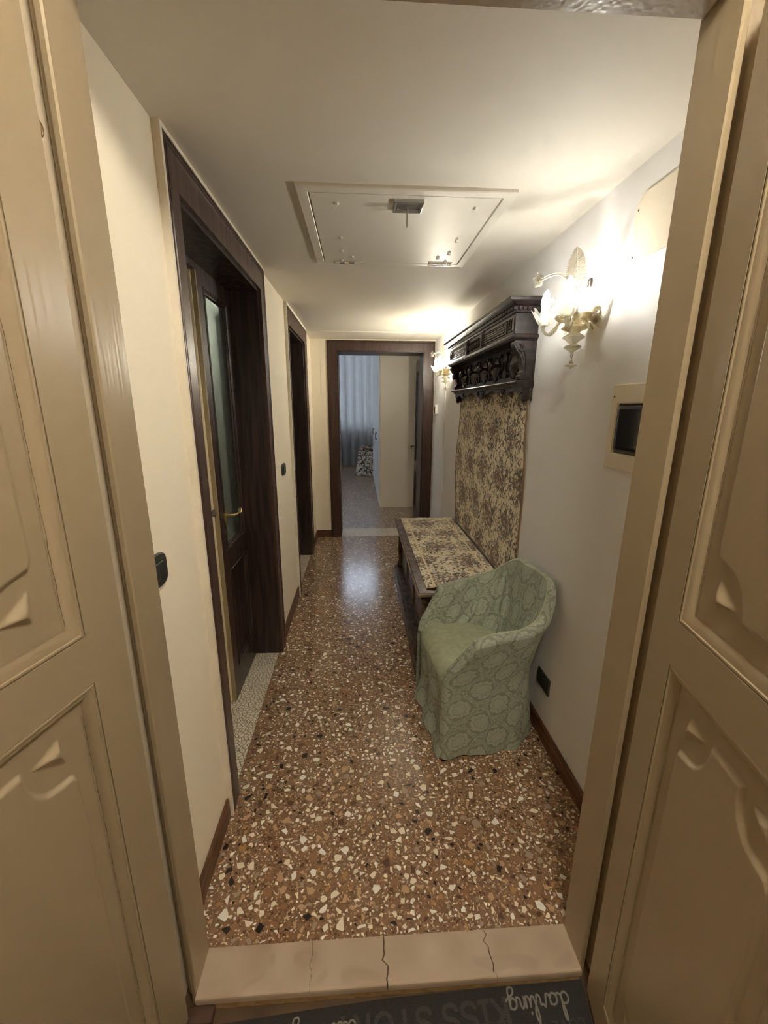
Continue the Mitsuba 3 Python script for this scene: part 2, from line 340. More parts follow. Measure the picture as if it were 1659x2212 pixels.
# entrance room and bedroom shells
for nm, lo, hi, lab, m in (('wall_001', (-1.5, -2.5, -0.1), (-1.4, 0.8, 2.8), 'left wall of the entrance room', 'near_wall'), ('wall_002', (2.5, -2.5, -0.1), (2.6, 0.8, 2.8), 'right wall of the entrance room', 'near_wall'),
        ('wall_003', (-1.5, -2.6, -0.1), (2.6, -2.5, 2.8), 'rear wall of the entrance room', 'near_wall'),
        ('wall_005', (1.5, 5.0, -0.06), (1.6, 11.4, 4.25), 'right wall of the bedroom', 'far_wall'),
        ('wall_006', (-0.95, 1.2, -0.06), (-0.90, 4.7, 2.5), 'white wall behind the frosted glass, placed to brighten part of the pane', 'tile_white'), ('wall_007', (-0.95, 1.15, -0.06), (X2, 1.2, 2.5), 'near wall of the room behind the glass', 'tile_white'),  # white side wall placed to brighten part of the pane
        ('wall_008', (-0.95, 4.60, -0.06), (X2, 4.66, 2.5), 'far wall behind the frosted glass, coloured dark to shade part of the pane', 'tile_shade')):
    into(struct(nm, lab), cbox(lo, hi, 0), m, False)
lw = sbox(5.0, -0.06, 11.4, 4.25).difference(sbox(7.0, 1.0, 7.8, 2.6))
into(struct('wall_004', 'left wall of the bedroom with its unseen side window'), yz_wall(-2.5, -2.4, lw), 'far_wall', False)
w2 = struct('unseen_window_2', 'unseen side window of the bedroom, lighting the wardrobe front and floor')  # out of view; lets daylight onto the wardrobe front and floor
obj('frame', yz_wall(-2.47, -2.42, sbox(7.0, 1.0, 7.8, 2.6).difference(sbox(7.06, 1.06, 7.74, 2.54))), 'white_plastic', w2, False)
obj('pane', trimesh.Trimesh([(-2.445, 7.06, 1.06), (-2.445, 7.74, 1.06), (-2.445, 7.74, 2.54), (-2.445, 7.06, 2.54)], [[0, 1, 2], [0, 2, 3]], process=False), 'window_glass', w2, False)
# bedroom window wall behind the curtain; its bare top, out of view, lights the floor
ww = sbox(-2.4, -0.06, 1.5, 4.25).difference(sbox(-1.0, 1.02, 1.15, 3.98))
into(struct('wall_window', 'bedroom wall with the window behind the curtain'), xz_wall(11.1, 11.3, ww), 'far_wall', False)
wk = struct('window_1', 'bedroom window behind the pale blue curtain, its bare upper part out of view to light the floor')
fr = sbox(-1.0, 1.02, 1.15, 3.98).difference(union_all([sbox(-0.94, 1.08, 0.03, 3.92), sbox(0.09, 1.08, 1.09, 3.92)]))
obj('frame', xz_wall(11.17, 11.23, fr), 'white_plastic', wk, False)
for x0, x1 in ((-0.94, 0.03), (0.09, 1.09)):
    obj('pane', trimesh.Trimesh([(x0, 11.2, 1.08), (x1, 11.2, 1.08), (x1, 11.2, 3.92), (x0, 11.2, 3.92)], [[0, 1, 2], [0, 2, 3]], process=False), 'window_glass', wk, False)
obj('sill', cbox((-1.05, 11.02, 0.97), (1.2, 11.2, 1.02)), 'white_plastic', wk)
# baseboards
def board(name, lo, hi, lab): into(struct(name, lab), cbox(lo, hi, 0.004), 'baseboard_wood', False)
BH = 0.088
board('baseboard_left', (0.0, 0.90, 0.0), (0.012, 1.31, BH), 'brown wooden baseboard left, before the frosted glass door')
board('baseboard_left_001', (0.0, 2.52, 0.0), (0.012, 3.245, BH), 'brown wooden baseboard between the two dark doorways')
board('baseboard_left_002', (0.0, 4.38, 0.0), (0.012, YE, BH), 'short baseboard beside the second dark doorway')
board('baseboard_back', (0.012, YE - 0.012, 0.0), (D4['ox0'], YE, BH), 'short brown baseboard of the end wall')
board('baseboard_right', (W - 0.012, 0.90, 0.0), (W, 2.08, BH), 'dark brown baseboard of the right wall beside the armchair')
board('baseboard_right_001', (W - 0.025, 3.66, 0.0), (W - 0.013, YE, BH), 'baseboard of the right wall beyond the bench')

# ------------------------------------------------------------------ terrazzo chips
def chip_poly(r, g):
    n = int(g.integers(5, 8)); a = np.sort(g.uniform(0, 2 * np.pi, n) * 0.35 + np.arange(n) * 2 * np.pi / n * 1.0)
    rad = r * g.uniform(0.72, 1.0, n); asp = g.uniform(0.45, 1.0); th = g.uniform(0, np.pi)
    p = np.stack([rad * np.cos(a), rad * asp * np.sin(a)], 1); c, s = np.cos(th), np.sin(th)
    p = p @ np.array([[c, s], [-s, c]])
    from scipy.spatial import ConvexHull
    return p[ConvexHull(p).vertices]
def place_chips():
    from scipy.spatial import cKDTree
    g = np.random.default_rng(11); pos, rad = np.zeros((0, 2)), np.zeros(0)
    for r, n, ymax in ((0.0195, 700, 4.85), (0.0152, 2600, 4.85), (0.0115, 7000, 4.85), (0.0082, 16000, 4.7), (0.0055, 22000, 3.2)):
        cand = np.stack([g.uniform(0.012, W - 0.012, n), 0.905 + (ymax - 0.905) * g.uniform(0, 1, n)], 1)
        rr = r * g.uniform(0.8, 1.15, n)
        if len(pos):
            tr = cKDTree(pos); d, i = tr.query(cand, k=min(6, len(pos)))
            ok = ((d - 0.80 * rad[i]) > 0.80 * rr[:, None]).all(1); cand, rr = cand[ok], rr[ok]
        tr = cKDTree(cand); keep = np.ones(len(cand), bool)
        for a, b in tr.query_pairs(2.1 * r):
            if keep[a] and keep[b] and np.hypot(*(cand[a] - cand[b])) < 0.80 * (rr[a] + rr[b]): keep[b] = False
        pos, rad = np.vstack([pos, cand[keep]]), np.concatenate([rad, rr[keep]])
    return pos, rad, g
cpos, crad, cg = place_chips()
names = list(CHIPS); probs = np.array([0.23, 0.19, 0.15, 0.06, 0.12, 0.10, 0.08, 0.07])
ckind = cg.choice(len(names), len(cpos), p=probs / probs.sum())
ckind[(ckind == 7) & (crad < 0.006)] = 6
foot = Polygon([(0.80, 1.50), (1.38, 1.58), (1.38, 3.7), (0.82, 3.65), (0.79, 2.06)])
def in_view(x, y): return 0.075 < x < 1.30 and 0.92 < y < 2.6 and not foot.contains(Point(x, y))
score = crad / (cpos[:, 1] + 0.25)
order = [i for i in np.argsort(-score) if in_view(*cpos[i]) and crad[i] > 0.008][:300]
single = set(order)
def chip_mesh(i, p, z=0.0004):
    n = len(p); q = p + cpos[i]
    v = np.vstack([np.c_[q, np.full(n, z)], np.c_[p * 1.03 + cpos[i], np.full(n, -0.001)]])
    k = np.arange(n); m = (k + 1) % n
    f = np.vstack([np.stack([k[1:-1] * 0, k[1:-1], k[2:]], 1), np.stack([k + n, m + n, m], 1), np.stack([k + n, m, k], 1)])
    return v, f
sv, sf, sc, off = [], [], [], 0
for i in range(len(cpos)):
    v, f = chip_mesh(i, chip_poly(crad[i], cg))
    if i in single:
        obj('stone_chip', trimesh.Trimesh(v, f, process=False), names[ckind[i]], 'floor', False)
    else:
        sv.append(v); sf.append(f + off); off += len(v)
        c = np.array(CHIPS[names[ckind[i]]]) * cg.uniform(0.82, 1.15) * cg.uniform(0.95, 1.05, 3)
        sc.append(np.tile(c, (len(v), 1)))
obj('small_stone_chips', trimesh.Trimesh(np.vstack(sv), np.vstack(sf), process=False), 'chip_mixed', 'floor', False, label='many small stone chips set in the terrazzo', kind='stuff', color=np.vstack(sc))

# ------------------------------------------------------------------ mosaic thresholds of the three dark doorways
def mosaic(name, label, x0, x1, y0, y1, cell, singles, seed):
    from scipy.spatial import Voronoi
    g = np.random.default_rng(seed)
    key = struct(name, label)
    into(key, cbox((x0, y0, -0.05), (x1, y1, -0.0008), 0), 'mortar', False)
    nx, ny = int((x1 - x0) / cell) + 4, int((y1 - y0) / cell) + 4
    ii, jj = np.meshgrid(np.arange(-2, nx), np.arange(-2, ny), indexing='ij')
    pts = np.stack([x0 + (ii + 0.5 * (jj % 2)).ravel() * cell, y0 + jj.ravel() * cell], 1) + g.normal(0, 0.27 * cell, (ii.size, 2))
    vo = Voronoi(pts); clip = sbox(x0 + 0.001, y0 + 0.001, x1 - 0.001, y1 - 0.001); cells = []
    for r in vo.point_region:
        reg = vo.regions[r]
        if -1 in reg or not reg: continue
        c = Polygon(vo.vertices[reg]).intersection(clip)
        if c.is_empty or c.geom_type != 'Polygon': continue
        c = c.buffer(-0.0017 * min(1, cell / 0.016)).simplify(0.0006)
        if c.is_empty or c.geom_type != 'Polygon' or c.area < 8e-6: continue
        cells.append(c)
    cells.sort(key=lambda c: c.centroid.y - 0.3 * math.sqrt(c.area))
    rest = []
    for k, c in enumerate(cells):
        m = extrude(c, 0.0016, -0.0010)
        if k < singles: obj('mosaic_stone', m, 'mosaic', key, False)
        else: rest.append(m)
    if rest: obj('small_mosaic_stones', cat(*rest), 'mosaic', key, False, label='many small pale mosaic stones', kind='stuff')
mosaic('trim_4', 'pale cracked mosaic threshold of the frosted glass door', -0.195, -0.004, D2['y0'] + 0.0, D2['y1'] + 0.02, 0.0185, 300, 3)
mosaic('trim_5', 'pale mosaic threshold of the second dark doorway', -0.15, -0.004, D3['y0'], D3['y1'] + 0.02, 0.019, 0, 4)
mosaic('trim_6', 'pale mosaic threshold of the bedroom doorway', D4['x0'] + 0.0, D4['x1'], YE + 0.002, YE + 0.34, 0.022, 0, 5)

# ------------------------------------------------------------------ marble step of the entrance
key = struct('trim_1', 'worn cream marble door step cracked into four slabs')
def crack(x_back, x_front, seed):
    g = np.random.default_rng(seed); t = np.linspace(0, 1, 9)
    x = x_back + (x_front - x_back) * t + np.concatenate([[0], g.normal(0, 0.0035, 7), [0]])
    return np.stack([x, 0.9 + (0.788 - 0.9) * t], 1)
cr = [crack(0.366, 0.372, 1), crack(0.578, 0.584, 2), crack(0.88, 0.892, 3)]
edges = [np.array([[0.067, 0.9], [0.067, 0.788]])] + cr + [np.array([[1.134, 0.9], [1.134, 0.788]])]
gaps = [0.0, 0.0006, 0.0022, 0.0016, 0.0]
for k in range(4):
    a, b = edges[k] + [gaps[k], 0], edges[k + 1] - [gaps[k + 1], 0]
    def ring(dz, ins):          # outline inset towards the front nosing only
        aa, bb = a.copy(), b.copy(); aa[:, 1] = np.maximum(aa[:, 1], 0.788 + ins); bb[:, 1] = np.maximum(bb[:, 1], 0.788 + ins)
        return np.vstack([aa, bb[::-1]]), dz
    lv = [(-0.024, 0.003), (-0.022, 0.0008), (-0.012, 0.0), (-0.005, 0.0004), (-0.0022, 0.0016), (-0.0006, 0.0038), (0.0, 0.007)]
    layers = []
    for dz, ins in lv:
        p, _ = ring(dz, ins); layers.append(np.c_[p, np.full(len(p), dz)])
    side = loft(layers, True, False)
    top = extrude(Polygon(layers[-1][:, :2]).buffer(0), 0.0004, -0.0004)
    obj('marble_slab', cat(side, top), 'marble', key, 25)
obj('mortar', cbox((0.067, 0.795, -0.05), (1.134, 0.9, -0.0035), 0), 'crack_dark', key, False, label='dark mortar showing in the cracks')
obj('riser', cbox((0.067, 0.791, -0.047), (1.134, 0.81, -0.0235), 0.002), 'riser_plaster', key, False, label='rough brown riser below the marble')
obj('wooden_block', cbox((0.05, 0.755, -0.046), (0.118, 0.7905, -0.026), 0.002), 'maroon_block', key, False, label='small dark maroon wooden block at the left end')

# ------------------------------------------------------------------ entrance double door
d1 = struct('door_1', 'cream gloss painted double door, both carved leaves standing open around the marble step')
obj('jamb', cat(cbox((0.053, 0.80, -0.046), (0.067, 0.902, 2.21), 0.003), cbox((0.024, 0.838, -0.046), (0.054, 0.902, 2.21), 0.002)), 'gloss_cream', d1)
obj('jamb', cat(cbox((1.134, 0.80, -0.046), (1.148, 0.902, 2.21), 0.003), cbox((1.147, 0.838, -0.046), (1.177, 0.902, 2.21), 0.002)), 'gloss_cream', d1)
obj('lintel', cat(cbox((0.02, 0.845, 2.205), (1.18, 0.902, 2.26), 0.008), cbox((0.02, 0.80, 2.215), (1.18, 0.85, 2.26), 0.004)), 'gloss_cream', d1)
for x in (0.041, 1.160): obj('stop_bead', tube([(x, 0.832, -0.04), (x, 0.832, 1.0), (x, 0.832, 2.21)], 0.009, 10), 'gloss_cream_smooth', d1)
AL = math.radians(11.6)
LEAFW = 0.572; P0, P1 = 0.108, 0.464; ZL0, ZL1, ZU0, ZU1 = 0.075, 1.055, 1.150, 2.085
def leaf_frame():
    r = sbox(0.022, -0.036, LEAFW, 2.17).difference(union_all([sbox(P0, ZL0, P1, ZL1), sbox(P0, ZU0, P1, ZU1)]))
    f = extrude(r, 0.004, -0.004)
    return cat(extrude(sbox(0.022, -0.036, LEAFW, 2.17).difference(union_all([sbox(P0, ZL0, P1, ZL1), sbox(P0, ZU0, P1, ZU1)])), 0.038, -0.040), extrude(r.buffer(-0.0015), 0.0012, -0.0004))
MOLD = [(0.0, -0.0005), (0.002, 0.0006), (0.005, 0.0004), (0.0065, -0.0018), (0.009, -0.0022), (0.014, -0.004), (0.018, -0.0066), (0.0205, -0.0098), (0.0225, -0.0117), (0.026, -0.012)]
MID = 0.286
def arc(cx, cz, r, a0, a1, n=14):
    a = np.radians(np.linspace(a0, a1, n)); return np.stack([cx + r * np.cos(a), cz + r * np.sin(a)], 1)
def field_lower():
    """Raised field of a lower panel: scooped upper corners, as the carving runs."""
    half = [(MID - 0.037, 0.994), (MID - 0.040, 0.966), (MID - 0.050, 0.942), (MID - 0.066, 0.924), (MID - 0.088, 0.917), (MID - 0.114, 0.914), (MID - 0.120, 0.902)]
    low = [(MID - 0.120, 0.235), (MID - 0.114, 0.224), (MID - 0.088, 0.220), (MID - 0.066, 0.212), (MID - 0.050, 0.195), (MID - 0.040, 0.172), (MID - 0.037, 0.142)]
    pl = half + low
    return Polygon(pl + [(2 * MID - x, z) for x, z in pl[::-1]])
def field_upper():
    low = [(MID - 0.120, 1.315), (MID - 0.114, 1.300), (MID - 0.090, 1.294), (MID - 0.066, 1.285), (MID - 0.051, 1.268), (MID - 0.042, 1.246), (MID - 0.037, 1.221)]
    top = [(MID - 0.037, 2.010), (MID - 0.042, 1.985), (MID - 0.051, 1.963), (MID - 0.066, 1.946), (MID - 0.090, 1.937), (MID - 0.114, 1.931), (MID - 0.120, 1.916)]
    pl = top + low
    return Polygon(pl + [(2 * MID - x, z) for x, z in pl[::-1]])
def carved(field, z0, z1, studs):
    us = np.arange(P0 + 0.018, P1 - 0.017, 0.0026); vs = np.arange(z0 + 0.018, z1 - 0.017, 0.0026)
    U, V = np.meshgrid(us, vs, indexing='ij')
    from scipy.spatial import cKDTree
    import shapely
    pts = shapely.points(U.ravel(), V.ravel()); inside = shapely.contains(field, pts)
    ring = np.array(field.exterior.segmentize(0.0015).coords); d, _ = cKDTree(ring).query(np.stack([U.ravel(), V.ravel()], 1))
    sd = np.where(inside, d, -d).reshape(U.shape)
    t = np.clip((sd + 0.0045) / 0.009, 0, 1); h = -0.0125 + 0.0075 * t * t * (3 - 2 * t)
    for su, sv_, a in studs:      # little triangular pyramids at the scooped corners
        c, s = math.cos(a), math.sin(a)
        x, y = (U - su) * c + (V - sv_) * s, -(U - su) * s + (V - sv_) * c
        k = np.minimum.reduce([(y + 0.014) * 0.75, 0.75 * (0.024 - np.abs(x) * 1.05 - y * 0.85)])
        h = np.maximum(h, -0.0125 + np.clip(k, 0, 0.011))
    return heightfield(us, vs, h)
def stud_pts(zs): return [(MID - 0.090, zs, 0.75), (MID + 0.090, zs, -0.75)]
panel_lo = carved(field_lower(), ZL0, ZL1, [(MID - 0.090, 0.976, 0.6), (MID + 0.090, 0.976, -0.6), (MID - 0.09, 0.160, math.pi - 0.6), (MID + 0.09, 0.160, math.pi + 0.6)])
panel_up = carved(field_upper(), ZU0, ZU1, [(MID - 0.090, 1.238, math.pi - 0.6), (MID + 0.090, 1.238, math.pi + 0.6), (MID - 0.09, 1.99, 0.6), (MID + 0.09, 1.99, -0.6)])
for nm, o, sgn in (('left', (0.060, 0.79), 1), ('right', (1.145, 0.79), -1)):
    s = (-math.sin(AL), -math.cos(AL), 0); nrm = (sgn * math.cos(AL), -sgn * math.sin(AL), 0)
    put = lambda m: plane_map(m, (o[0], o[1], 0), s, (0, 0, 1), nrm)
    lk = obj('leaf', put(leaf_frame()), 'gloss_cream', d1, 25, label=f'open cream door leaf on the {nm} with carved panels')
    for pm, (a, b) in ((panel_lo, (ZL0, ZL1)), (panel_up, (ZU0, ZU1))):
        obj('carved_panel', put(pm), 'gloss_cream_smooth', lk, True)
        obj('molding', put(rect_molding(P0, P1, a, b, MOLD)), 'gloss_cream_smooth', lk, 20)
        g = np.random.default_rng(int(a * 1000) + sgn + 5)
        cz = np.arange(a + 0.03, b - 0.03, 0.02); w = 0.00045 * (0.3 + g.uniform(0, 1, len(cz)))
        cx = P0 + 0.0232 + 0.0006 * g.normal(0, 1, len(cz))
        cm = loft([[(x - ww_, z, -0.0105), (x + ww_, z, -0.0105)] for x, z, ww_ in zip(cx, cz, w)], False)
        obj('crack', put(cm), 'crack_dark', lk, False, label='dark hairline crack in the paint along the molding')
    obj('hinge_pin', put(tri(m3.Manifold.sphere(1.0, 16)).apply_transform(np.diag([0.006, 0.012, 0.006, 1.0])).apply_translation((0.012, 1.945, -0.012))), 'old_brass', lk, 30)

# ------------------------------------------------------------------ dark doorways of the left wall
ARCH = [(0.0, 0.0), (0.0, 0.019), (0.003, 0.022), (0.008, 0.022), (0.010, 0.0185), (0.013, 0.0185), (0.015, 0.0225), (0.020, 0.0225), (0.023, 0.0185)]
def left_door(name, D, label, leaf_label):
    k = struct(name, label)
    wn, wf_, wt = D['y0'] - D['oy0'], D['oy1'] - D['y1'], D['oz'] - D['z']
    # architrave: local u = y, v = z, n = +x
    put = lambda m: plane_map(m, (0, 0, 0), (0, 1, 0), (0, 0, 1), (1, 0, 0))
    fr = sbox(D['oy0'] + .02, 0, D['oy1'] - .02, D['oz'] - .02).difference(sbox(D['y0'], -1, D['y1'], D['z']))
    obj('architrave', put(cat(rect_molding(D['oy0'], D['oy1'], 0, D['oz'], ARCH, True), extrude(fr, 0.0185, 0.0))), 'red_wood', k, 20)
    # plaster edge around the architrave
    pb = sbox(D['oy0'] - 0.013, BH if False else 0.0, D['oy1'] + 0.004, H).difference(sbox(D['oy0'], -1, D['oy1'], D['oz']))
    obj('plaster_border', put(extrude(pb, 0.021, 0.0)), 'plaster_grey', k, False, label='raised plaster edge around the dark frame')
    # jamb lining
    t = 0.012
    obj('lining', cbox((-0.165, D['y0'] - 0.001, 0), (0.002, D['y0'] + t, D['z']), 0.001), 'dark_wood', k)
    obj('lining', cbox((-0.165, D['y1'] - t, 0.001), (0.002, D['y1'] + 0.001, D['z']), 0.001), 'dark_wood', k)
    obj('lining', cbox((-0.165, D['y0'], D['z'] - t), (0.002, D['y1'], D['z'] + 0.001), 0.001), 'dark_wood', k)
    return k
d2 = left_door('door_2', D2, 'dark brown doorway on the left with a frosted glass door set deep in it', '')
obj('stop', cbox((-0.20, D2['y0'], 2.085), (-0.150, D2['y1'], D2['z']), 0.002), 'dark_wood', d2)
# leaf: local u = y, v = z, n = +x, front at x = -0.148
LF = -0.148
def leaf_put(m): return plane_map(m, (LF, 0, 0), (0, 1, 0), (0, 0, 1), (1, 0, 0))
y0, y1 = 1.968, D2['y1'] - 0.013
GY0, GY1, GZ0, GZ1 = 2.035, 2.372, 0.825, 2.04
PY0, PY1, PZ0, PZ1 = 2.06, 2.372, 0.155, 0.72
body = sbox(y0 + 0.001, 0.006, y1, 2.088).difference(union_all([sbox(GY0, GZ0, GY1, GZ1), sbox(PY0, PZ0, PY1, PZ1)]))
lf = obj('leaf', leaf_put(extrude(body, 0.042, -0.042)), 'dark_wood', d2, 20, label='half-width dark wood door leaf with a frosted pane')
DM = [(0.0, 0.001), (0.003, 0.005), (0.008, 0.005), (0.010, 0.001), (0.014, 0.001), (0.017, -0.003), (0.024, -0.006), (0.026, -0.013), (0.030, -0.015)]
obj('pane', leaf_put(extrude(sbox(GY0 - 0.005, GZ0 - 0.005, GY1 + 0.005, GZ1 + 0.005), 0.0, -0.02) if False else trimesh.Trimesh([(GY0 - .004, GZ0 - .004, -.02), (GY1 + .004, GZ0 - .004, -.02), (GY1 + .004, GZ1 + .004, -.02), (GY0 - .004, GZ1 + .004, -.02)], [[0, 1, 2], [0, 2, 3]], process=False)), 'frosted_glass', lf, False, label='pebbled frosted glass pane')
obj('molding', leaf_put(rect_molding(GY0, GY1, GZ0, GZ1, DM)), 'dark_wood', lf, 20)
obj('molding', leaf_put(rect_molding(PY0, PY1, PZ0, PZ1, DM)), 'dark_wood', lf, 20)
obj('panel', leaf_put(extrude(sbox(PY0 - .004, PZ0 - .004, PY1 + .004, PZ1 + .004), 0.012, -0.026)), 'dark_wood', lf, False)
obj('lock_edge', cat(cbox((LF - 0.042, y0 - 0.001, 0.006), (LF - 0.030, y0 + 0.006, 2.088), 0.001), cbox((LF - 0.021, y0 - 0.007, 0.006), (LF - 0.0005, y0 + 0.003, 2.088), 0.002)), 'leaf_edge', lf, 20, label='unvarnished brown lock edge of the leaf')
obj('edge_strip', cbox((LF - 0.031, y0 - 0.009, 0.006), (LF - 0.0205, y0 + 0.003, 2.088), 0.0015), 'edge_pale', lf, 20, label='pale wooden strip along the lock edge')
obj('latch', cat(lathe([(0, 0), (0.011, 0.0005), (0.012, 0.002), (0.010, 0.0035), (0, 0.004)], 16).apply_transform(np.array([[1, 0, 0, LF - 0.020], [0, 0, -1, y0 - 0.009], [0, 1.6, 0, 1.045], [0, 0, 0, 1.0]])), cbox((LF - 0.026, y0 - 0.019, 1.035), (LF - 0.014, y0 - 0.01, 1.055), 0.003)), 'lamp_dark', lf, 30, label='small dark latch')
hp = spline([(LF + 0.0, 2.05, 1.012), (LF + 0.03, 2.052, 1.012), (LF + 0.048, 2.062, 1.012), (LF + 0.052, 2.09, 1.010), (LF + 0.052, 2.125, 1.006), (LF + 0.047, 2.150, 1.018)], 22)
handle = cat(tube(hp, np.concatenate([np.full(8, 0.0075), np.linspace(0.0075, 0.0065, 7), np.linspace(0.007, 0.0105, 7)]), 12), lathe([(0, 0), (0.020, 0.0), (0.021, 0.003), (0.016, 0.007), (0, 0.008)], 20).apply_transform(np.array([[0, 0, 1, LF], [1, 0, 0, 2.05], [0, 1.7, 0, 1.0], [0, 0, 0, 1.0]])))
obj('handle', handle, 'brass', lf, 40, label='bronze lever handle')
obj('keyhole_plate', lathe([(0, 0), (0.013, 0.0), (0.014, 0.002), (0, 0.003)], 16).apply_transform(np.array([[0, 0, 1, LF], [1, 0, 0, 2.046], [0, 1.8, 0, 0.925], [0, 0, 0, 1.0]])), 'old_brass', lf)
d3 = left_door('door_3', D3, 'second dark brown doorway on the left, further down the corridor', '')
lf3 = obj('leaf', cbox((-0.19, D3['y0'] + 0.013, 0.006), (-0.150, D3['y1'] - 0.013, D3['z'] - 0.014), 0.003), 'dark_wood', d3, label='closed dark wood door leaf')

# ------------------------------------------------------------------ end doorway with its open leaf
d4 = struct('door_4', 'dark brown bedroom doorway at the end of the corridor, its leaf open inwards')
put = lambda m: plane_map(m, (0, YE, 0), (1, 0, 0), (0, 0, 1), (0, -1, 0))
fr = sbox(D4['ox0'] + .02, 0, D4['ox1'] - .02, D4['oz'] - .02).difference(sbox(D4['x0'], -1, D4['x1'], D4['z']))
obj('architrave', put(cat(rect_molding(D4['ox0'], D4['ox1'], 0, D4['oz'], ARCH, True), extrude(fr, 0.0185, 0.0))), 'red_wood', d4, 20)
obj('plaster_border', put(extrude(sbox(D4['ox0'] - 0.07, 0.0, D4['ox0'], 2.235), 0.006, 0.0)), 'paint_cream', d4, False, label='raised plaster band beside the dark frame')
obj('lining', cbox((D4['x0'] - 0.001, YE - 0.002, 0), (D4['x0'] + 0.012, YE + 0.335, D4['z']), 0.001), 'dark_wood', d4)
obj('lining', cbox((D4['x1'] - 0.012, YE - 0.002, 0), (D4['x1'] + 0.001, YE + 0.335, D4['z']), 0.001), 'dark_wood', d4)
obj('lining', cbox((D4['x0'], YE - 0.002, D4['z'] - 0.012), (D4['x1'], YE + 0.335, D4['z'] + 0.001), 0.001), 'dark_wood', d4)
# leaf opened about a right angle into the bedroom; its face looks at the left
ang = math.radians(2.0); lo = np.array([1.262, YE + 0.345]); ls = np.array([math.sin(ang), math.cos(ang), 0]); ln_ = np.array([-math.cos(ang), math.sin(ang), 0])
lp = lambda m: plane_map(m, (lo[0], lo[1], 0), ls, (0, 0, 1), ln_)
LW = 0.60
bod = sbox(0, 0.008, LW, 2.10).difference(union_all([sbox(0.10, 0.80, LW - 0.10, 1.98), sbox(0.10, 0.16, LW - 0.10, 0.70)]))
l4 = obj('leaf', lp(extrude(bod, 0.042, -0.042)), 'dark_wood', d4, 20, label='dark panelled bedroom door leaf standing open')
for a, b in ((0.80, 1.98), (0.16, 0.70)):
    obj('panel', lp(extrude(sbox(0.095, a - .005, LW - 0.095, b + .005), 0.012, -0.028)), 'dark_wood', l4, False)
    obj('molding', lp(rect_molding(0.10, LW - 0.10, a, b, DM)), 'dark_wood', l4, 20)
hq = spline([(LW - 0.05, 1.0, 0.0), (LW - 0.05, 1.0, 0.045), (LW - 0.06, 1.0, 0.058), (LW - 0.10, 0.998, 0.06), (LW - 0.15, 0.985, 0.058)], 18)
obj('handle', lp(cat(tube(hq, 0.008, 10), lathe([(0, 0), (0.02, 0), (0.02, 0.004), (0, 0.006)], 16, None, (LW - 0.05, 1.0, 0)))), 'old_brass', l4, 40, label='dark brass lever handle')

# ------------------------------------------------------------------ ceiling hatch
hk = thing('ceiling_hatch', 'cream painted attic hatch with frame and key lock in the corridor ceiling', 'hatch')
hput = lambda m: plane_map(m, (0, 0, H), (1, 0, 0), (0, 1, 0), (0, 0, -1))
HF = [(0.0, 0.0), (0.0, 0.009), (0.003, 0.012), (0.020, 0.0125), (0.036, 0.012), (0.038, 0.010), (0.038, 0.0005)]
obj('frame', hput(rect_molding(0.318, 1.066, 1.603, 2.385, HF)), 'hatch_paint', hk, 20)
obj('panel', hput(plane_map(cbox((0.3605, 1.6455, 0.001), (1.0235, 2.3425, 0.0115), 0.0015), (0, 0, 0), (1, 0, 0), (0, 1, 0), (0, 0, 1))), 'hatch_paint', hk, 20)
for x, y in [(0.45, 1.714), (0.951, 1.718), (0.452, 2.028), (0.954, 2.034), (0.451, 2.185), (0.953, 2.192), (0.497, 2.262), (0.912, 2.258), (0.446, 2.318), (0.959, 2.315)]:
    obj('screw_cap', hput(lathe([(0.0085, 0.0115), (0.0085, 0.0145), (0.007, 0.017), (0.003, 0.0185), (0, 0.0187)], 14, None, (x, y, 0))), 'hatch_paint', hk, 40)
for x in (0.470, 0.938):
    hh = obj('hinge', hput(cat(cbox((x - 0.06, 2.315, 0.0105), (x + 0.06, 2.343, 0.013), 0.0005), cbox((x - 0.06, 2.350, 0.0105), (x + 0.06, 2.378, 0.0140), 0.0005))), 'hatch_paint', hk, 20)
    for j in range(5):
        xa = x - 0.06 + j * 0.024
        obj('knuckle', hput(tube([(xa + 0.001, 2.346, 0.0145), (xa + 0.012, 2.346, 0.0145), (xa + 0.022, 2.346, 0.0145)], 0.0055, 10)), 'steel' if j % 2 else 'ivory_plastic', hh)
lk = obj('lock_plate', hput(cat(cbox((0.652, 1.667, 0.0105), (0.757, 1.752, 0.0155), 0.0015), rect_molding(0.652, 0.757, 1.667, 1.752, [(0, .0115), (0, .0225), (.004, .0235), (.008, .0195), (.011, .0155)]))), 'steel', hk, 20, label='square steel lock plate')
for sx in (0.668, 0.741):
    for sy_ in (1.681, 1.738): obj('screw', hput(lathe([(0.005, 0.0155), (0.005, 0.0175), (0.002, 0.0195), (0, 0.0195)], 12, None, (sx, sy_, 0))), 'steel', lk)
obj('key', hput(cat(tube([(0.702, 1.709, 0.02), (0.702, 1.711, 0.05), (0.702, 1.714, 0.078)], 0.0035, 8), cbox((0.700, 1.700, 0.05), (0.704, 1.724, 0.080), 0.001))), 'steel', lk)

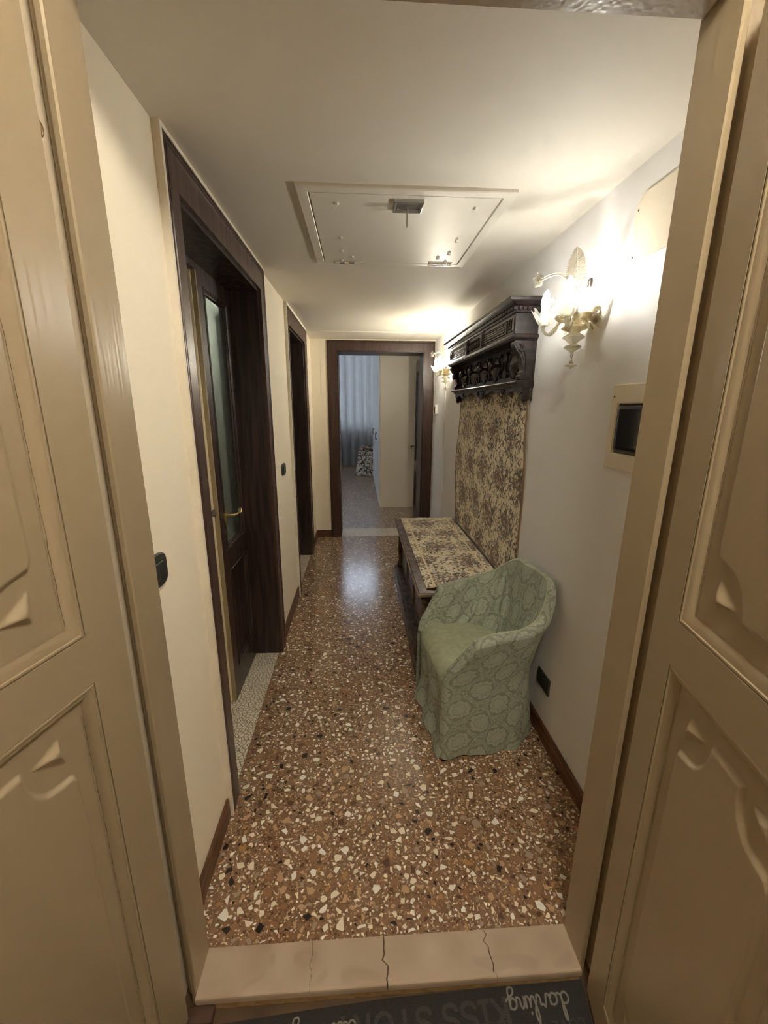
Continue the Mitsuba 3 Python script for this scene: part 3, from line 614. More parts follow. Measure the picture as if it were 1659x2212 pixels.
# ------------------------------------------------------------------ wall plates, switches, socket
def right_put(y, z): return lambda m: plane_map(m, (W, y, z), (0, 1, 0), (0, 0, 1), (-1, 0, 0))
k = thing('access_plate', 'cream blank cover plate with a clipped corner high on the right wall', 'cover plate')
rp = right_put(0, 0)
obj('plate', rp(cat(extrude(Polygon([(1.12, 1.975), (1.415, 1.975), (1.418, 1.978), (1.418, 2.130), (1.392, 2.157), (1.12, 2.157)]), 0.008, 0.0), extrude(Polygon([(1.123, 1.978), (1.414, 1.978), (1.414, 2.128), (1.390, 2.154), (1.123, 2.154)]), 0.0015, 0.008))), 'ivory_plastic', k, 20)
for y, z in ((1.402, 2.118), (1.402, 1.990)): obj('screw', rp(lathe([(0.0032, 0.0095), (0.0032, 0.0105), (0, 0.0108)], 12, None, (y, z, 0))), 'screw_dark', k)
k = thing('fuse_box', 'ivory flush fuse box with a smoked black cover beside the right door leaf', 'fuse box')
BX = [(0, 0), (0, 0.010), (0.003, 0.013), (0.030, 0.016), (0.036, 0.014), (0.040, 0.004), (0.041, -0.004)]
obj('frame', rp(cat(rect_molding(1.095, 1.408, 1.340, 1.614, [(0, 0), (0, 0.008), (0.003, 0.011), (0.022, 0.012)]), extrude(sbox(1.116, 1.361, 1.387, 1.593).difference(sbox(1.128, 1.390, 1.376, 1.556)), 0.006, 0.006), rect_molding(1.128, 1.376, 1.390, 1.556, [(-.001, .012), (0.002, .011), (.004, .002)]))), 'ivory_plastic', k, 20)
us = np.linspace(1.131, 1.373, 40); vs = np.linspace(1.393, 1.553, 14); UU_, VV_ = np.meshgrid(us, vs, indexing='ij')
e = np.minimum(np.minimum(UU_ - 1.131, 1.373 - UU_) / 0.022, np.minimum(VV_ - 1.393, 1.553 - VV_) / 0.012)
obj('cover', rp(heightfield(us, vs, 0.002 + 0.011 * np.sqrt(np.clip(1 - (1 - np.clip(e, 0, 1)) ** 2, 0, 1)))), 'smoked_cover', k, True, label='curved smoked black cover')
obj('screw', rp(lathe([(0.004, 0.011), (0.004, 0.013), (0, 0.0135)], 12, None, (1.392, 1.575, 0))), 'screw_dark', k)
k = thing('power_socket', 'black wall socket plate low on the right wall behind the armchair', 'socket')
obj('plate', rp(plane_map(cbox((1.603, 0.247, 0.0), (1.728, 0.330, 0.010), 0.005), (0, 0, 0), (1, 0, 0), (0, 1, 0), (0, 0, 1))), 'black_plastic', k, 20)
obj('insert', rp(plane_map(cbox((1.630, 0.263, 0.009), (1.700, 0.314, 0.0118), 0.001), (0, 0, 0), (1, 0, 0), (0, 1, 0), (0, 0, 1))), 'black_plastic', k, 20)
for dy in (-0.017, 0.0, 0.017): obj('hole', rp(lathe([(0.003, 0.0118), (0.003, 0.0122), (0, 0.0121)], 10, None, (1.665 + dy, 0.288, 0))), 'screw_dark', k)
k = thing('wall_hook', 'small dark metal hook in the right wall beside the near glass sconce', 'hook')
hk_m = spline([(W, 1.651, 1.995), (W - 0.010, 1.651, 1.994), (W - 0.014, 1.651, 1.985), (W - 0.012, 1.651, 1.974), (W - 0.018, 1.651, 1.970)], 14)
into(k, cat(tube(hk_m, 0.0035, 8), plane_map(extrude(Polygon(np.stack([0.008 * np.cos(np.linspace(0, 2 * np.pi, 14)[:-1]), 0.015 * np.sin(np.linspace(0, 2 * np.pi, 14)[:-1])], 1)), 0.003, 0), (W, 1.651, 1.985), (0, 1, 0), (0, 0, 1), (-1, 0, 0))), 'screw_dark', 40)
k = thing('thermostat', 'small white thermostat with a dark dial on the right wall before the bedroom door', 'thermostat')
rq = lambda m: plane_map(m, (W - 0.013, 0, 0), (0, 1, 0), (0, 0, 1), (-1, 0, 0))
obj('body', rq(plane_map(cbox((4.60, 1.452, 0.0), (4.70, 1.552, 0.026), 0.004), (0, 0, 0), (1, 0, 0), (0, 1, 0), (0, 0, 1))), 'white_plastic', k, 20)
obj('display', rq(plane_map(cbox((4.606, 1.464, 0.024), (4.652, 1.530, 0.0285), 0.002), (0, 0, 0), (1, 0, 0), (0, 1, 0), (0, 0, 1))), 'black_plastic', k, 20)
def switch(name, label, y, z, w, h, rockers):
    k = thing(name, label, 'light switch')
    lp_ = lambda m: plane_map(m, (0, y, z), (0, 1, 0), (0, 0, 1), (1, 0, 0))
    n = 20; a = np.linspace(0, 2 * np.pi, n * 4 + 1)[:-1]
    se = np.stack([w / 2 * np.sign(np.cos(a)) * np.abs(np.cos(a)) ** 0.45, h / 2 * np.sign(np.sin(a)) * np.abs(np.sin(a)) ** 0.45], 1)
    pl = loft([np.c_[se * s, np.full(len(se), zz)] for s, zz in ((1, 0), (1, 0.006), (0.96, 0.0095), (0.86, 0.011))], True, True)
    obj('plate', lp_(pl), 'black_plastic', k, 35)
    for r0, r1 in rockers:
        obj('rocker', lp_(plane_map(cbox((r0, -0.024, 0.010), (r1, 0.024, 0.0145), 0.002), (0, 0, 0), (1, 0, 0), (0, 1, 0), (0, 0, 1))), 'black_plastic', k, 20)
switch('light_switch', 'black wall switch beside the open left door leaf', 1.012, 1.132, 0.124, 0.086, [(-0.036, -0.012), (-0.0115, 0.0115), (0.012, 0.036)])
switch('light_switch', 'black wall switch between the two dark doorways', 2.87, 1.118, 0.12, 0.080, [(-0.036, -0.012), (0.012, 0.036)])

# ------------------------------------------------------------------ glass wall sconces
scene['bulb_glow'] = {'type': 'diffuse', 'reflectance': rgb(0.8, 0.8, 0.8)}
def glass_leaf(base, top, out, width, teeth, lean, ribs=9):
    """A serrated glass leaf along a bent spine; out = direction the tip curls to."""
    base, top, out = map(lambda v: np.asarray(v, float), (base, top, out))
    n, m = 60, 11; t = np.linspace(0, 1, n); up = top - base
    spine = base + t[:, None] * up + (lean * (t ** 2.2))[:, None] * out
    side = np.cross(up, out); side /= np.linalg.norm(side); o = out / np.linalg.norm(out)
    wprof = width * np.clip(np.sin(np.pi * np.clip(0.06 + 0.94 * t, 0, 1)) ** 0.55, 0.1, 1) * (1 - 0.25 * t)
    saw = 0.78 + 0.42 * np.abs(2 * ((t * teeth) % 1) - 1)
    loops = []
    for i in range(n):
        u = np.linspace(-1, 1, m); w = wprof[i] * np.where(np.abs(u) > 0.99, saw[i], 0.90)
        rib = 0.0030 * np.cos(2 * np.pi * (t[i] * teeth - np.abs(u) * 2.0)) * (np.abs(u) > 0.1)
        bow = -0.14 * wprof[i] * u ** 2 + rib + 0.0035 * (np.abs(u) < 0.1)
        loops.append(spine[i] + (u * w)[:, None] * side + bow[:, None] * o)
    return loft(loops, False)
def petal_cup(c, r0, r1, h, petals, tip):
    n = petals * 8; a = np.arange(n) * 2 * np.pi / n
    k = np.abs(np.cos(a * petals / 2)) ** 1.2
    loops = []
    for t in np.linspace(0, 1, 9):
        rr = r0 + (r1 - r0) * t ** 0.75; z = h * t ** 1.3
        rad = rr * (1 + 0.10 * t * (k - 0.5)) + tip * 0.55 * (t ** 3) * k
        loops.append(np.stack([rad * np.cos(a), rad * np.sin(a), z + tip * (t ** 3) * k], 1) + c)
    return loft(loops, True, False)
def candle_bulb(c):
    pr = [(0.0, 0.0), (0.007, 0.0), (0.0115, 0.006), (0.0165, 0.018), (0.0185, 0.030), (0.0175, 0.043), (0.0135, 0.057), (0.0085, 0.069), (0.0035, 0.077), (0.0, 0.079)]
    return lathe(pr, 20, None, c)
def sconce(Y, label, light):
    k = thing('wall_sconce', label, 'wall lamp', 'glass wall sconces')
    P = lambda out, y, z: np.array([W - out, Y + y, z])      # out from the wall, along it, height
    c = P(0.076, 0, 0)
    obj('wall_plate', plane_map(lathe([(0, 0), (0.030, 0), (0.031, 0.006), (0.024, 0.014), (0.012, 0.020), (0.010, 0.045), (0, 0.046)], 24), P(0, 0, 1.865), (0, 1, 0), (0, 0, 1), (-1, 0, 0)), 'gold_glass', k, 40)
    obj('stem', lathe([(0.0, 1.845), (0.010, 1.846), (0.013, 1.86), (0.009, 1.875), (0.012, 1.885), (0.006, 1.90), (0.0, 1.902)], 18, None, c), 'milk_glass', k, 40)
    obj('dish', lathe([(0.010, 1.838), (0.030, 1.838), (0.052, 1.842), (0.064, 1.850), (0.066, 1.858), (0.062, 1.859), (0.050, 1.850), (0.028, 1.846), (0.010, 1.846)], 72, (0.10, 18), c), 'gold_glass', k, 40, label='scalloped amber glass dish')
    obj('finial', lathe([(0.010, 1.838), (0.034, 1.826), (0.042, 1.818), (0.038, 1.813), (0.020, 1.806), (0.016, 1.800)], 48, (0.10, 14), c), 'gold_glass', k, 40)
    obj('finial', lathe([(0.016, 1.802), (0.030, 1.792), (0.036, 1.786), (0.030, 1.781), (0.012, 1.766), (0.010, 1.762)], 48, (0.10, 14), c), 'clear_glass', k, 40)
    obj('finial', lathe([(0.010, 1.763), (0.024, 1.758), (0.029, 1.753), (0.024, 1.748), (0.009, 1.738), (0.005, 1.733)], 48, (0.10, 12), c), 'clear_glass', k, 40)
    obj('drop', cat(lathe([(0.0, 1.734), (0.005, 1.731), (0.006, 1.725), (0.003, 1.718), (0.002, 1.714)], 12, None, c), tube([c + (0, 0, 1.716), c + (0, 0, 1.710), c + (0, 0, 1.704)], 0.0018, 8), lathe([(0.002, 1.708), (0.007, 1.700), (0.006, 1.696), (0.018, 1.692), (0.021, 1.689), (0.016, 1.686), (0.006, 1.684), (0.004, 1.678), (0.0, 1.676)], 32, (0.1, 10), c)), 'clear_glass', k, 40, label='hanging clear glass drop')
    for s in (1, -1):
        b = P(0.152, s * 0.090, 0)
        path = spline([c + (0, 0, 1.862), P(0.092, s * 0.022, 1.882), P(0.108, s * 0.044, 1.868), P(0.118, s * 0.056, 1.830), P(0.134, s * 0.074, 1.806), P(0.150, s * 0.088, 1.816), b + (0, 0, 1.842)], 34)
        tw = np.linspace(0, 1, 34)
        arm = obj('arm', tube(path, 0.0062 + 0.0008 * np.cos(tw * 60), 10), 'milk_glass', k, 40)
        obj('cup', petal_cup(b + (0, 0, 1.838), 0.012, 0.036, 0.034, 9, 0.026), 'clear_glass', k, 35, label='pointed petal glass cup holding a candle bulb')
        obj('bulb_socket', lathe([(0.0, 1.838), (0.010, 1.838), (0.011, 1.866), (0.009, 1.887), (0.0, 1.888)], 16, None, b), 'candle_sleeve', k, 40)
        bk = obj('bulb', candle_bulb(b + (0, 0, 1.886)), 'bulb_glow', k, 40, label='lit candle bulb')
        scene[bk]['emitter'] = {'type': 'area', 'radiance': rgb(*(np.array(light) * (1.15 if s > 0 else 0.6)))}
    # flower on an arched stem
    fs = spline([c + (0, 0, 1.86), P(0.082, 0.012, 1.92), P(0.098, 0.028, 1.972), P(0.128, 0.055, 2.008), P(0.160, 0.085, 2.006), P(0.178, 0.100, 1.998)], 30)
    fl = obj('flower', tube(fs, 0.0058, 10), 'milk_glass', k, 40, label='arched glass stem ending in a glass flower')
    fc = fs[-1]; fn = np.array([-0.8, -0.45, -0.1]); fn /= np.linalg.norm(fn); fu = np.cross(fn, [0, 0, 1.0]); fu /= np.linalg.norm(fu); fv = np.cross(fu, fn)
    for j in range(5):
        a = j * 2 * np.pi / 5 + 0.3; d = np.cos(a) * fu + np.sin(a) * fv; w = np.cross(fn, d)
        U_ = np.linspace(0.15, 1, 9); loops = []
        for u in U_:
            ww_ = 0.0125 * np.sin(np.pi * (0.12 + 0.80 * u)) ; vv = np.linspace(-1, 1, 7)
            loops.append(fc + (0.026 * u) * d + (vv * ww_)[:, None] * w + ((0.010 * u ** 2 + 0.004 * vv ** 2)[:, None]) * fn)
        obj('petal', loft(loops, False), 'milk_glass', fl, True)
    obj('center', tri(m3.Manifold.sphere(0.0065, 16)).apply_translation(fc + 0.004 * fn), 'gold_glass', fl, True)
    obj('glass_leaf', cat(tube([c + (0, 0, 1.86), c + (-0.006, 0, 1.91), c + (-0.012, 0, 1.958)], 0.004, 8), glass_leaf(c + (-0.012, 0, 1.950), c + (-0.018, -0.004, 2.070), (-0.6, -0.8, 0), 0.038, 20, 0.030)), 'leaf_glass', k, True, label='tall serrated glass leaf')
    obj('glass_leaf', glass_leaf(P(0.046, -0.070, 1.838), P(0.040, -0.082, 1.912), (-0.4, -0.85, 0), 0.040, 18, 0.018), 'leaf_glass', k, True, label='short serrated glass leaf')
    for a in (0.2, 1.5, 2.6, -2.3, -0.7, -1.5):       # small drooping leaves around the dish
        d = np.array([math.cos(a), math.sin(a), 0])
        obj('drooping_leaf', glass_leaf(c + 0.040 * d + (0, 0, 1.846), c + 0.078 * d + (0, 0, 1.820), d * 0.5 + np.array([0, 0, -0.8]), 0.014, 7, 0.014), 'gold_glass', k, True)
sconce(1.590, 'ornate lit glass wall sconce between the fuse box and the coat rack', BULB)
sconce(3.905, 'lit glass wall sconce between the coat rack and the bedroom door', BULB_FAR)

# ------------------------------------------------------------------ coat rack
rk = thing('coat_rack', 'carved blackened wood hat and coat rack fixed high on the right wall', 'coat rack')
RY0, RY1 = 2.105, 3.575
# profile sweeps along y with returns at both ends: out = distance from the wall
def swept(profile, y0, y1):
    loops = []
    for o, z in profile: loops.append([(W, y0 - o * 0.0 - max(0, o - 0.114), z), (W - o, y0 - max(0, o - 0.114), z), (W - o, y1 + max(0, o - 0.114), z), (W, y1 + max(0, o - 0.114), z)])
    m = loft(loops, True, True); return m
obj('cornice', swept([(0.114, 1.968), (0.120, 1.972), (0.122, 1.976), (0.130, 1.998), (0.136, 2.000), (0.141, 2.004), (0.150, 2.010), (0.158, 2.018), (0.160, 2.026), (0.160, 2.032), (0.10, 2.033)], RY0, RY1), 'black_wood', rk, 25)
nd = 58
for i in range(nd):
    y = RY0 + 0.012 + i * (RY1 - RY0 - 0.024) / (nd - 1)
    obj('dentil', cbox((W - 0.137, y - 0.008, 1.979), (W - 0.124, y + 0.008, 1.996), 0.002), 'black_wood', rk, 20)
for i in range(6):
    x = W - 0.122 + i * 0.0215
    obj('dentil', cbox((x - 0.008, RY0 - 0.022, 1.979), (x + 0.008, RY0 - 0.008, 1.996), 0.002), 'black_wood', rk, 20)
obj('frieze', cat(cbox((W - 0.114, RY0, 1.875), (W - 0.092, 2.665, 1.97), 0.001), cbox((W - 0.114, 2.99, 1.875), (W - 0.092, RY1, 1.97), 0.001), cbox((W - 0.114, 2.66, 1.950), (W - 0.092, 3.0, 1.97), 0.001), cbox((W - 0.114, 2.66, 1.875), (W - 0.092, 3.0, 1.892), 0.001),
    cbox((W - 0.095, RY0, 1.87), (W, RY0 + 0.022, 1.97), 0.001), cbox((W - 0.095, RY1 - 0.022, 1.87), (W, RY1, 1.97), 0.001)), 'black_wood', rk, 20)
fp = lambda m: plane_map(m, (W - 0.114, 0, 0), (0, 1, 0), (0, 0, 1), (-1, 0, 0))
FM = [(0, 0.0), (0.002, 0.006), (0.005, 0.006), (0.007, 0.002), (0.010, 0.002), (0.012, 0.004), (0.016, 0.0005)]
for a, b in ((2.125, 2.19), (2.22, 2.625), (3.03, 3.46), (3.49, 3.555)):
    obj('frieze_molding', fp(rect_molding(a, b, 1.893, 1.956, FM)), 'black_wood', rk, 20)
    if b - a > 0.1:
        for zz in (1.912, 1.924, 1.936): obj('reed', fp(plane_map(cbox((a + 0.018, zz - 0.004, -0.001), (b - 0.018, zz + 0.004, 0.003), 0.0025), (0, 0, 0), (1, 0, 0), (0, 1, 0), (0, 0, 1))), 'black_wood', rk, 20)
    else: obj('rosette', fp(lathe([(0.016, 0), (0.016, 0.004), (0.010, 0.007), (0.006, 0.004), (0, 0.008)], 16, None, ((a + b) / 2, 1.9245, 0))), 'black_wood', rk, 30)
for yy in (2.645, 3.01):
    obj('console', cbox((W - 0.126, yy - 0.016, 1.880), (W - 0.112, yy + 0.016, 1.968), 0.003), 'black_wood', rk, 20)
for i in range(8):
    y = 2.690 + i * 0.040
    obj('spindle', lathe([(0, 1.890), (0.010, 1.892), (0.006, 1.898), (0.011, 1.908), (0.013, 1.918), (0.009, 1.932), (0.006, 1.940), (0.010, 1.947), (0.010, 1.952), (0, 1.953)], 14, None, (W - 0.103, y, 0)), 'black_wood', rk, 40)
obj('shelf', swept([(0.110, 1.848), (0.116, 1.850), (0.119, 1.855), (0.126, 1.860), (0.128, 1.868), (0.126, 1.874), (0.118, 1.878), (0.10, 1.880)], RY0, RY1), 'black_wood', rk, 25)
# back board with carved cartouches
obj('back_board', cbox((W - 0.034, RY0 + 0.02, 1.66), (W, RY1 - 0.02, 1.86), 0.002), 'black_wood', rk, 20)
bp_ = lambda m: plane_map(m, (W - 0.034, 0, 0), (0, 1, 0), (0, 0, 1), (-1, 0, 0))
for yc in (2.30, 2.605, 2.84, 3.075, 3.38):
    wdt = 0.115 if yc in (2.84,) else 0.125
    a = np.linspace(0, 2 * np.pi, 49)[:-1]; shp = np.stack([yc + 0.092 * np.sign(np.cos(a)) * np.abs(np.cos(a)) ** 0.8, 1.752 + 0.058 * np.sin(a) * (1 + 0.25 * np.cos(4 * a))], 1)
    obj('cartouche', bp_(loft([np.c_[(shp - [yc, 1.752]) * s + [yc, 1.752], np.full(len(shp), h)] for s, h in ((1, 0), (0.98, 0.007), (0.90, 0.009), (0.84, 0.004), (0.70, 0.006), (0.35, 0.016), (0.02, 0.019))], True, True)), 'black_wood', rk, 35)
    for s in (-1, 1):      # strapwork ribbons above and below
        pth = spline([(yc + s * 0.105, 1.700, 0.006), (yc + s * 0.085, 1.722, 0.010), (yc + s * 0.112, 1.752, 0.008), (yc + s * 0.085, 1.785, 0.010), (yc + s * 0.108, 1.826, 0.006)], 24)
        obj('strapwork', bp_(tube(pth, 0.0065, 8)), 'black_wood', rk, 40)
for y in (2.485, 2.72, 2.96, 3.195, 3.44):          # turned pegs
    pg = [(0, 0), (0.020, 0.0), (0.022, 0.006), (0.012, 0.012), (0.008, 0.030), (0.009, 0.044), (0.018, 0.054), (0.024, 0.064), (0.022, 0.076), (0.012, 0.083), (0, 0.085)]
    obj('peg', bp_(lathe(pg, 20, None, (y, 1.765, 0))), 'black_wood', rk, 40, label='turned wooden coat peg')
# scrolled end brackets
prof = [(0.0, 1.850), (0.108, 1.850), (0.112, 1.838), (0.108, 1.822), (0.098, 1.806), (0.082, 1.786), (0.070, 1.764), (0.063, 1.738), (0.060, 1.715), (0.066, 1.700), (0.074, 1.692), (0.076, 1.680), (0.066, 1.670), (0.0, 1.668)]
ps = spline(prof[2:-1], 40); poly = Polygon([(0, 1.85), (0.108, 1.85)] + [tuple(q) for q in ps] + [(0, 1.668)])
for yb, first in ((RY0, True), (RY1 - 0.052, False)):
    br = obj('bracket', plane_map(extrude(poly, 0.052), (W, yb, 0), (-1, 0, 0), (0, 0, 1), (0, 1, 0)), 'black_wood', rk, 25, label='scroll carved end bracket')
    yo = yb - 0.001 if first else yb + 0.053
    inner = poly.buffer(-0.009); rim = inner.difference(inner.buffer(-0.0022))
    obj('incised_line', plane_map(extrude(rim, 0.002), (W, yo if first else yo - 0.002, 0), (-1, 0, 0), (0, 0, 1), (0, -1 if first else 1, 0)), 'black_wood', br, False)
    th = np.linspace(0.4, 4.2 * np.pi / 1.6, 60); rr = 0.0025 + 0.0175 * th / th.max()
    sp_ = np.stack([0.078 - rr * np.cos(th), 1.812 + rr * np.sin(th), np.zeros(60)], 1)
    tail = spline([sp_[-1], (0.055, 1.79, 0), (0.047, 1.755, 0), (0.044, 1.715, 0), (0.044, 1.69, 0)], 20)
    obj('scroll', plane_map(tube(np.vstack([sp_, tail[1:]]), 0.0032, 8), (W, yo, 0), (-1, 0, 0), (0, 0, 1), (0, -1 if first else 1, 0)), 'black_wood', br, 40)
obj('lower_rail', swept([(0.074, 1.668), (0.090, 1.664), (0.094, 1.658), (0.090, 1.652), (0.072, 1.648), (0.066, 1.640), (0.060, 1.634), (0.04, 1.632)], RY0 - 0.005, RY1 + 0.005), 'black_wood', rk, 25)
# scalloped apron below
ys = np.linspace(RY0, RY1, 220); mid = (RY0 + RY1) / 2; q = np.abs(ys - mid) / (RY1 - mid)
zb = 1.617 - 0.012 * np.cos(q * 3 * np.pi) - 0.014 * np.exp(-((q - 0.0) / 0.10) ** 2) - 0.030 * np.exp(-((q - 0.97) / 0.06) ** 2) - 0.006 * np.cos(q * 9 * np.pi)
apr = Polygon([(RY0, 1.640)] + list(zip(ys, zb)) + [(RY1, 1.640)])
obj('apron', plane_map(extrude(apr, 0.020), (W - 0.056, 0, 0), (0, 1, 0), (0, 0, 1), (1, 0, 0)), 'black_wood', rk, 25, label='scalloped carved apron')
for s in (-1, 1):
    for y, r in ((mid + s * 0.055, 0.020), (mid + s * 0.46, 0.017)):
        th = np.linspace(0, 3.2 * np.pi, 40); rr = 0.003 + r * th / th.max()
        obj('apron_scroll', plane_map(tube(np.stack([y + s * rr * np.cos(th), 1.618 + rr * 0.8 * np.sin(th), np.full(40, 0.058)], 1), 0.0045, 8), (W, 0, 0), (0, 1, 0), (0, 0, 1), (-1, 0, 0)), 'black_wood', rk, 40)
for yb in (RY0, RY1 - 0.03):
    obj('side_drop', cat(cbox((W - 0.050, yb, 1.572), (W, yb + 0.03, 1.650), 0.003), lathe([(0, 1.560), (0.012, 1.566), (0.016, 1.578), (0.012, 1.59), (0, 1.594)], 16, None, (W - 0.034, yb + 0.015, 0))), 'black_wood', rk, 30)

# ------------------------------------------------------------------ tapestry below the rack
tk = thing('wall_tapestry', 'cream floral tapestry panel hanging between the coat rack and the bench', 'tapestry')
TY0, TY1, TZ0, TZ1 = 2.108, 3.585, 0.556, 1.632
us, vs = np.linspace(TY0, TY1, 90), np.linspace(TZ0, TZ1, 70); UU_, VV_ = np.meshgrid(us, vs, indexing='ij')
def tap_h(U, V): return 0.012 + 0.004 * np.sin(U * 6 + 1.3 * np.sin(V * 5)) + 0.003 * np.sin(V * 7 + U * 2)
def tap_u(U, V): return U + 0.012 * np.sin(V * 6.5 + 0.6) * np.clip((U - TY0) / (TY1 - TY0), 0, 1) * 1.6 + 0.006 * np.sin(V * 9) * (U < TY0 + 0.3)
tp = lambda m: plane_map(m, (W, 0, 0), (0, 1, 0), (0, 0, 1), (-1, 0, 0))
front = trimesh.Trimesh(np.stack([tap_u(UU_, VV_), VV_, tap_h(UU_, VV_)], -1).reshape(-1, 3), grid_faces(90, 70), process=False)
obj('cloth', tp(front), 'floral_wall', tk, True)
for yy, o in ((TY0, 0.0), (TY1, 0.0)):
    e_ = np.stack([tap_u(np.full(40, yy), np.linspace(TZ0, TZ1, 40)), np.linspace(TZ0, TZ1, 40), tap_h(np.full(40, yy), np.linspace(TZ0, TZ1, 40))], 1)
    obj('hem', tp(tube(e_, 0.004, 8)), 'floral_edge', tk, 40, label='dark brown bound side hem')
    if yy == TY0:
        e2 = e_ + [-0.006, 0, -0.004]; obj('backing', tp(loft([np.c_[e2[:, 0] - 0.005, e2[:, 1], e2[:, 2]], np.c_[e2[:, 0] + 0.012, e2[:, 1], e2[:, 2] - 0.001]], False)), 'ivory_plastic', tk, True, label='pale backing edge')

# ------------------------------------------------------------------ bench
bk = thing('wooden_bench', 'long dark wood chest bench along the right wall under the tapestry', 'bench')
BT = 0.550
obj('top', cbox((0.838, 2.085, BT - 0.026), (W - 0.012, 3.655, BT), 0.004), 'bench_wood', bk, 20)
obj('top_edge', cat(cbox((0.832, 2.079, BT - 0.022), (0.8395, 3.661, BT - 0.004), 0.003), cbox((0.832, 2.079, BT - 0.022), (W - 0.014, 2.087, BT - 0.004), 0.003)), 'bench_edge', bk, 20, label='lighter front edge of the bench top')  # paler tone along the front and near end
obj('body', cbox((0.90, 2.145, 0.12), (W - 0.014, 3.60, BT - 0.026), 0.002), 'bench_wood', bk, 20)
bf = lambda m: plane_map(m, (0.90, 0, 0), (0, 1, 0), (0, 0, 1), (-1, 0, 0))
BMO = [(0, 0), (0.002, 0.010), (0.008, 0.012), (0.014, 0.008), (0.020, 0.009), (0.028, 0.001)]
for a, b in ((2.24, 2.66), (2.70, 3.06), (3.10, 3.52)):
    obj('front_molding', bf(rect_molding(a, b, 0.17, 0.47, BMO)), 'bench_wood', bk, 20)
    obj('front_panel', bf(plane_map(cbox((a + 0.05, 0.21, -0.001), (b - 0.05, 0.43, 0.007), 0.004), (0, 0, 0), (1, 0, 0), (0, 1, 0), (0, 0, 1))), 'bench_wood', bk, 20)
for y in (2.165, 3.565):
    obj('pilaster', cat(lathe([(0.024, 0.14), (0.026, 0.16), (0.016, 0.18), (0.020, 0.24), (0.024, 0.30), (0.018, 0.40), (0.014, 0.44), (0.025, 0.46), (0.026, 0.49)], 20, None, (0.885, y, 0)), cbox((0.858, y - 0.028, 0.488), (0.92, y + 0.028, BT - 0.026), 0.003), cbox((0.858, y - 0.028, 0.118), (0.92, y + 0.028, 0.145), 0.003)), 'bench_wood', bk, 35)
be = lambda m: plane_map(m, (0, 2.145, 0), (1, 0, 0), (0, 0, 1), (0, -1, 0))
obj('end_molding', be(rect_molding(0.96, 1.33, 0.17, 0.47, BMO)), 'bench_wood', bk, 20)
obj('plinth', cat(cbox((0.836, 2.10, 0.0), (W - 0.014, 3.64, 0.10), 0.004), cbox((0.850, 2.115, 0.095), (W - 0.014, 3.625, 0.122), 0.008)), 'bench_wood', bk, 20)
rn = thing('table_runner', 'cream floral tapestry runner laid along the bench top', 'runner')
us, vs = np.linspace(0.888, 1.352, 40), np.linspace(2.135, 3.64, 100); UU_, VV_ = np.meshgrid(us, vs, indexing='ij')
rh = 0.0055 + 0.0012 * np.sin(UU_ * 30 + VV_ * 7) + 0.010 * np.exp(-((VV_ - 2.137) / 0.02) ** 2) * np.clip(np.sin((UU_ - 0.885) * 16), 0, 1)
obj('cloth', plane_map(heightfield(us, vs, rh), (0, 0, BT), (1, 0, 0), (0, 1, 0), (0, 0, 1)), 'floral_runner', rn, True)
fe = np.stack([us, np.full(40, 2.135), BT + np.maximum(rh[:, 0], 0.0045)], 1)
obj('hem', tube(fe, 0.0028, 8), 'floral_edge', rn, 40, label='dark stitched end hem')

# ------------------------------------------------------------------ armchair in a damask slipcover
ck = thing('armchair', 'tub armchair in a pale green damask slipcover against the right wall', 'armchair')
CA = np.array([0.893, 1.534]); EB = np.array([0.9945, 0.1045]); ES = np.array([-0.1045, 0.9945])
def c2w(p):
    p = np.asarray(p, float); xy = CA + p[..., :1] * EB + p[..., 1:2] * ES
    return np.concatenate([xy, p[..., 2:3]], -1)
CW = 0.505                                   # width of the seat front
from scipy.interpolate import PchipInterpolator
def plan(t, w0, w1, front, depth, n_pow=2.4):
    """U-shaped plan: t 0..1 from the near arm front around the back to the far arm front."""
    mid = (w0 + w1) / 2; hw = (w1 - w0) / 2; straight = depth - 0.30
    L1 = straight; Lc = math.pi * 0.5 * (0.30 + hw); tot = 2 * L1 + Lc
    s = np.asarray(t) * tot; out = np.zeros((len(s), 2))
    for i, x in enumerate(s):
        if x < L1: out[i] = (front + x, w0)
        elif x > L1 + Lc: out[i] = (front + straight - (x - L1 - Lc), w1)
        else:
            th = (x - L1) / Lc * math.pi
            c_, s_ = math.cos(th), math.sin(th)
            out[i] = (front + straight + 0.30 * abs(s_) ** (2 / n_pow), mid - hw * np.sign(c_) * abs(c_) ** (2 / n_pow))
    return out
NT = 97; tt = np.linspace(0, 1, NT)
hem = plan(tt, -0.012, CW + 0.005, 0.0, 0.478, 3.0)
waist = plan(tt, -0.006, CW - 0.025, 0.0, 0.445, 3.0)
rim_o = plan(tt, -0.062, CW + 0.012, 0.0, 0.482, 5.0)
inn = plan(tt, 0.062, CW - 0.062, 0.0, 0.385)
rimh = PchipInterpolator([0, 0.06, 0.16, 0.25, 0.31, 0.37, 0.43, 0.5, 0.57, 0.66, 0.76, 0.86, 0.95, 1], [0.612, 0.622, 0.640, 0.682, 0.748, 0.798, 0.818, 0.818, 0.788, 0.735, 0.684, 0.650, 0.632, 0.622])(tt)
def lean_front(p, z, L=0.30):
    a = np.clip((z - 0.385) / 0.20, 0, 1); sh = 0.105 * a ** 1.25
    p = p.copy(); p[..., 0] = p[..., 0] + sh * np.clip(1 - p[..., 0] / L, 0, 1); return p
rows = []
g3 = np.random.default_rng(5)
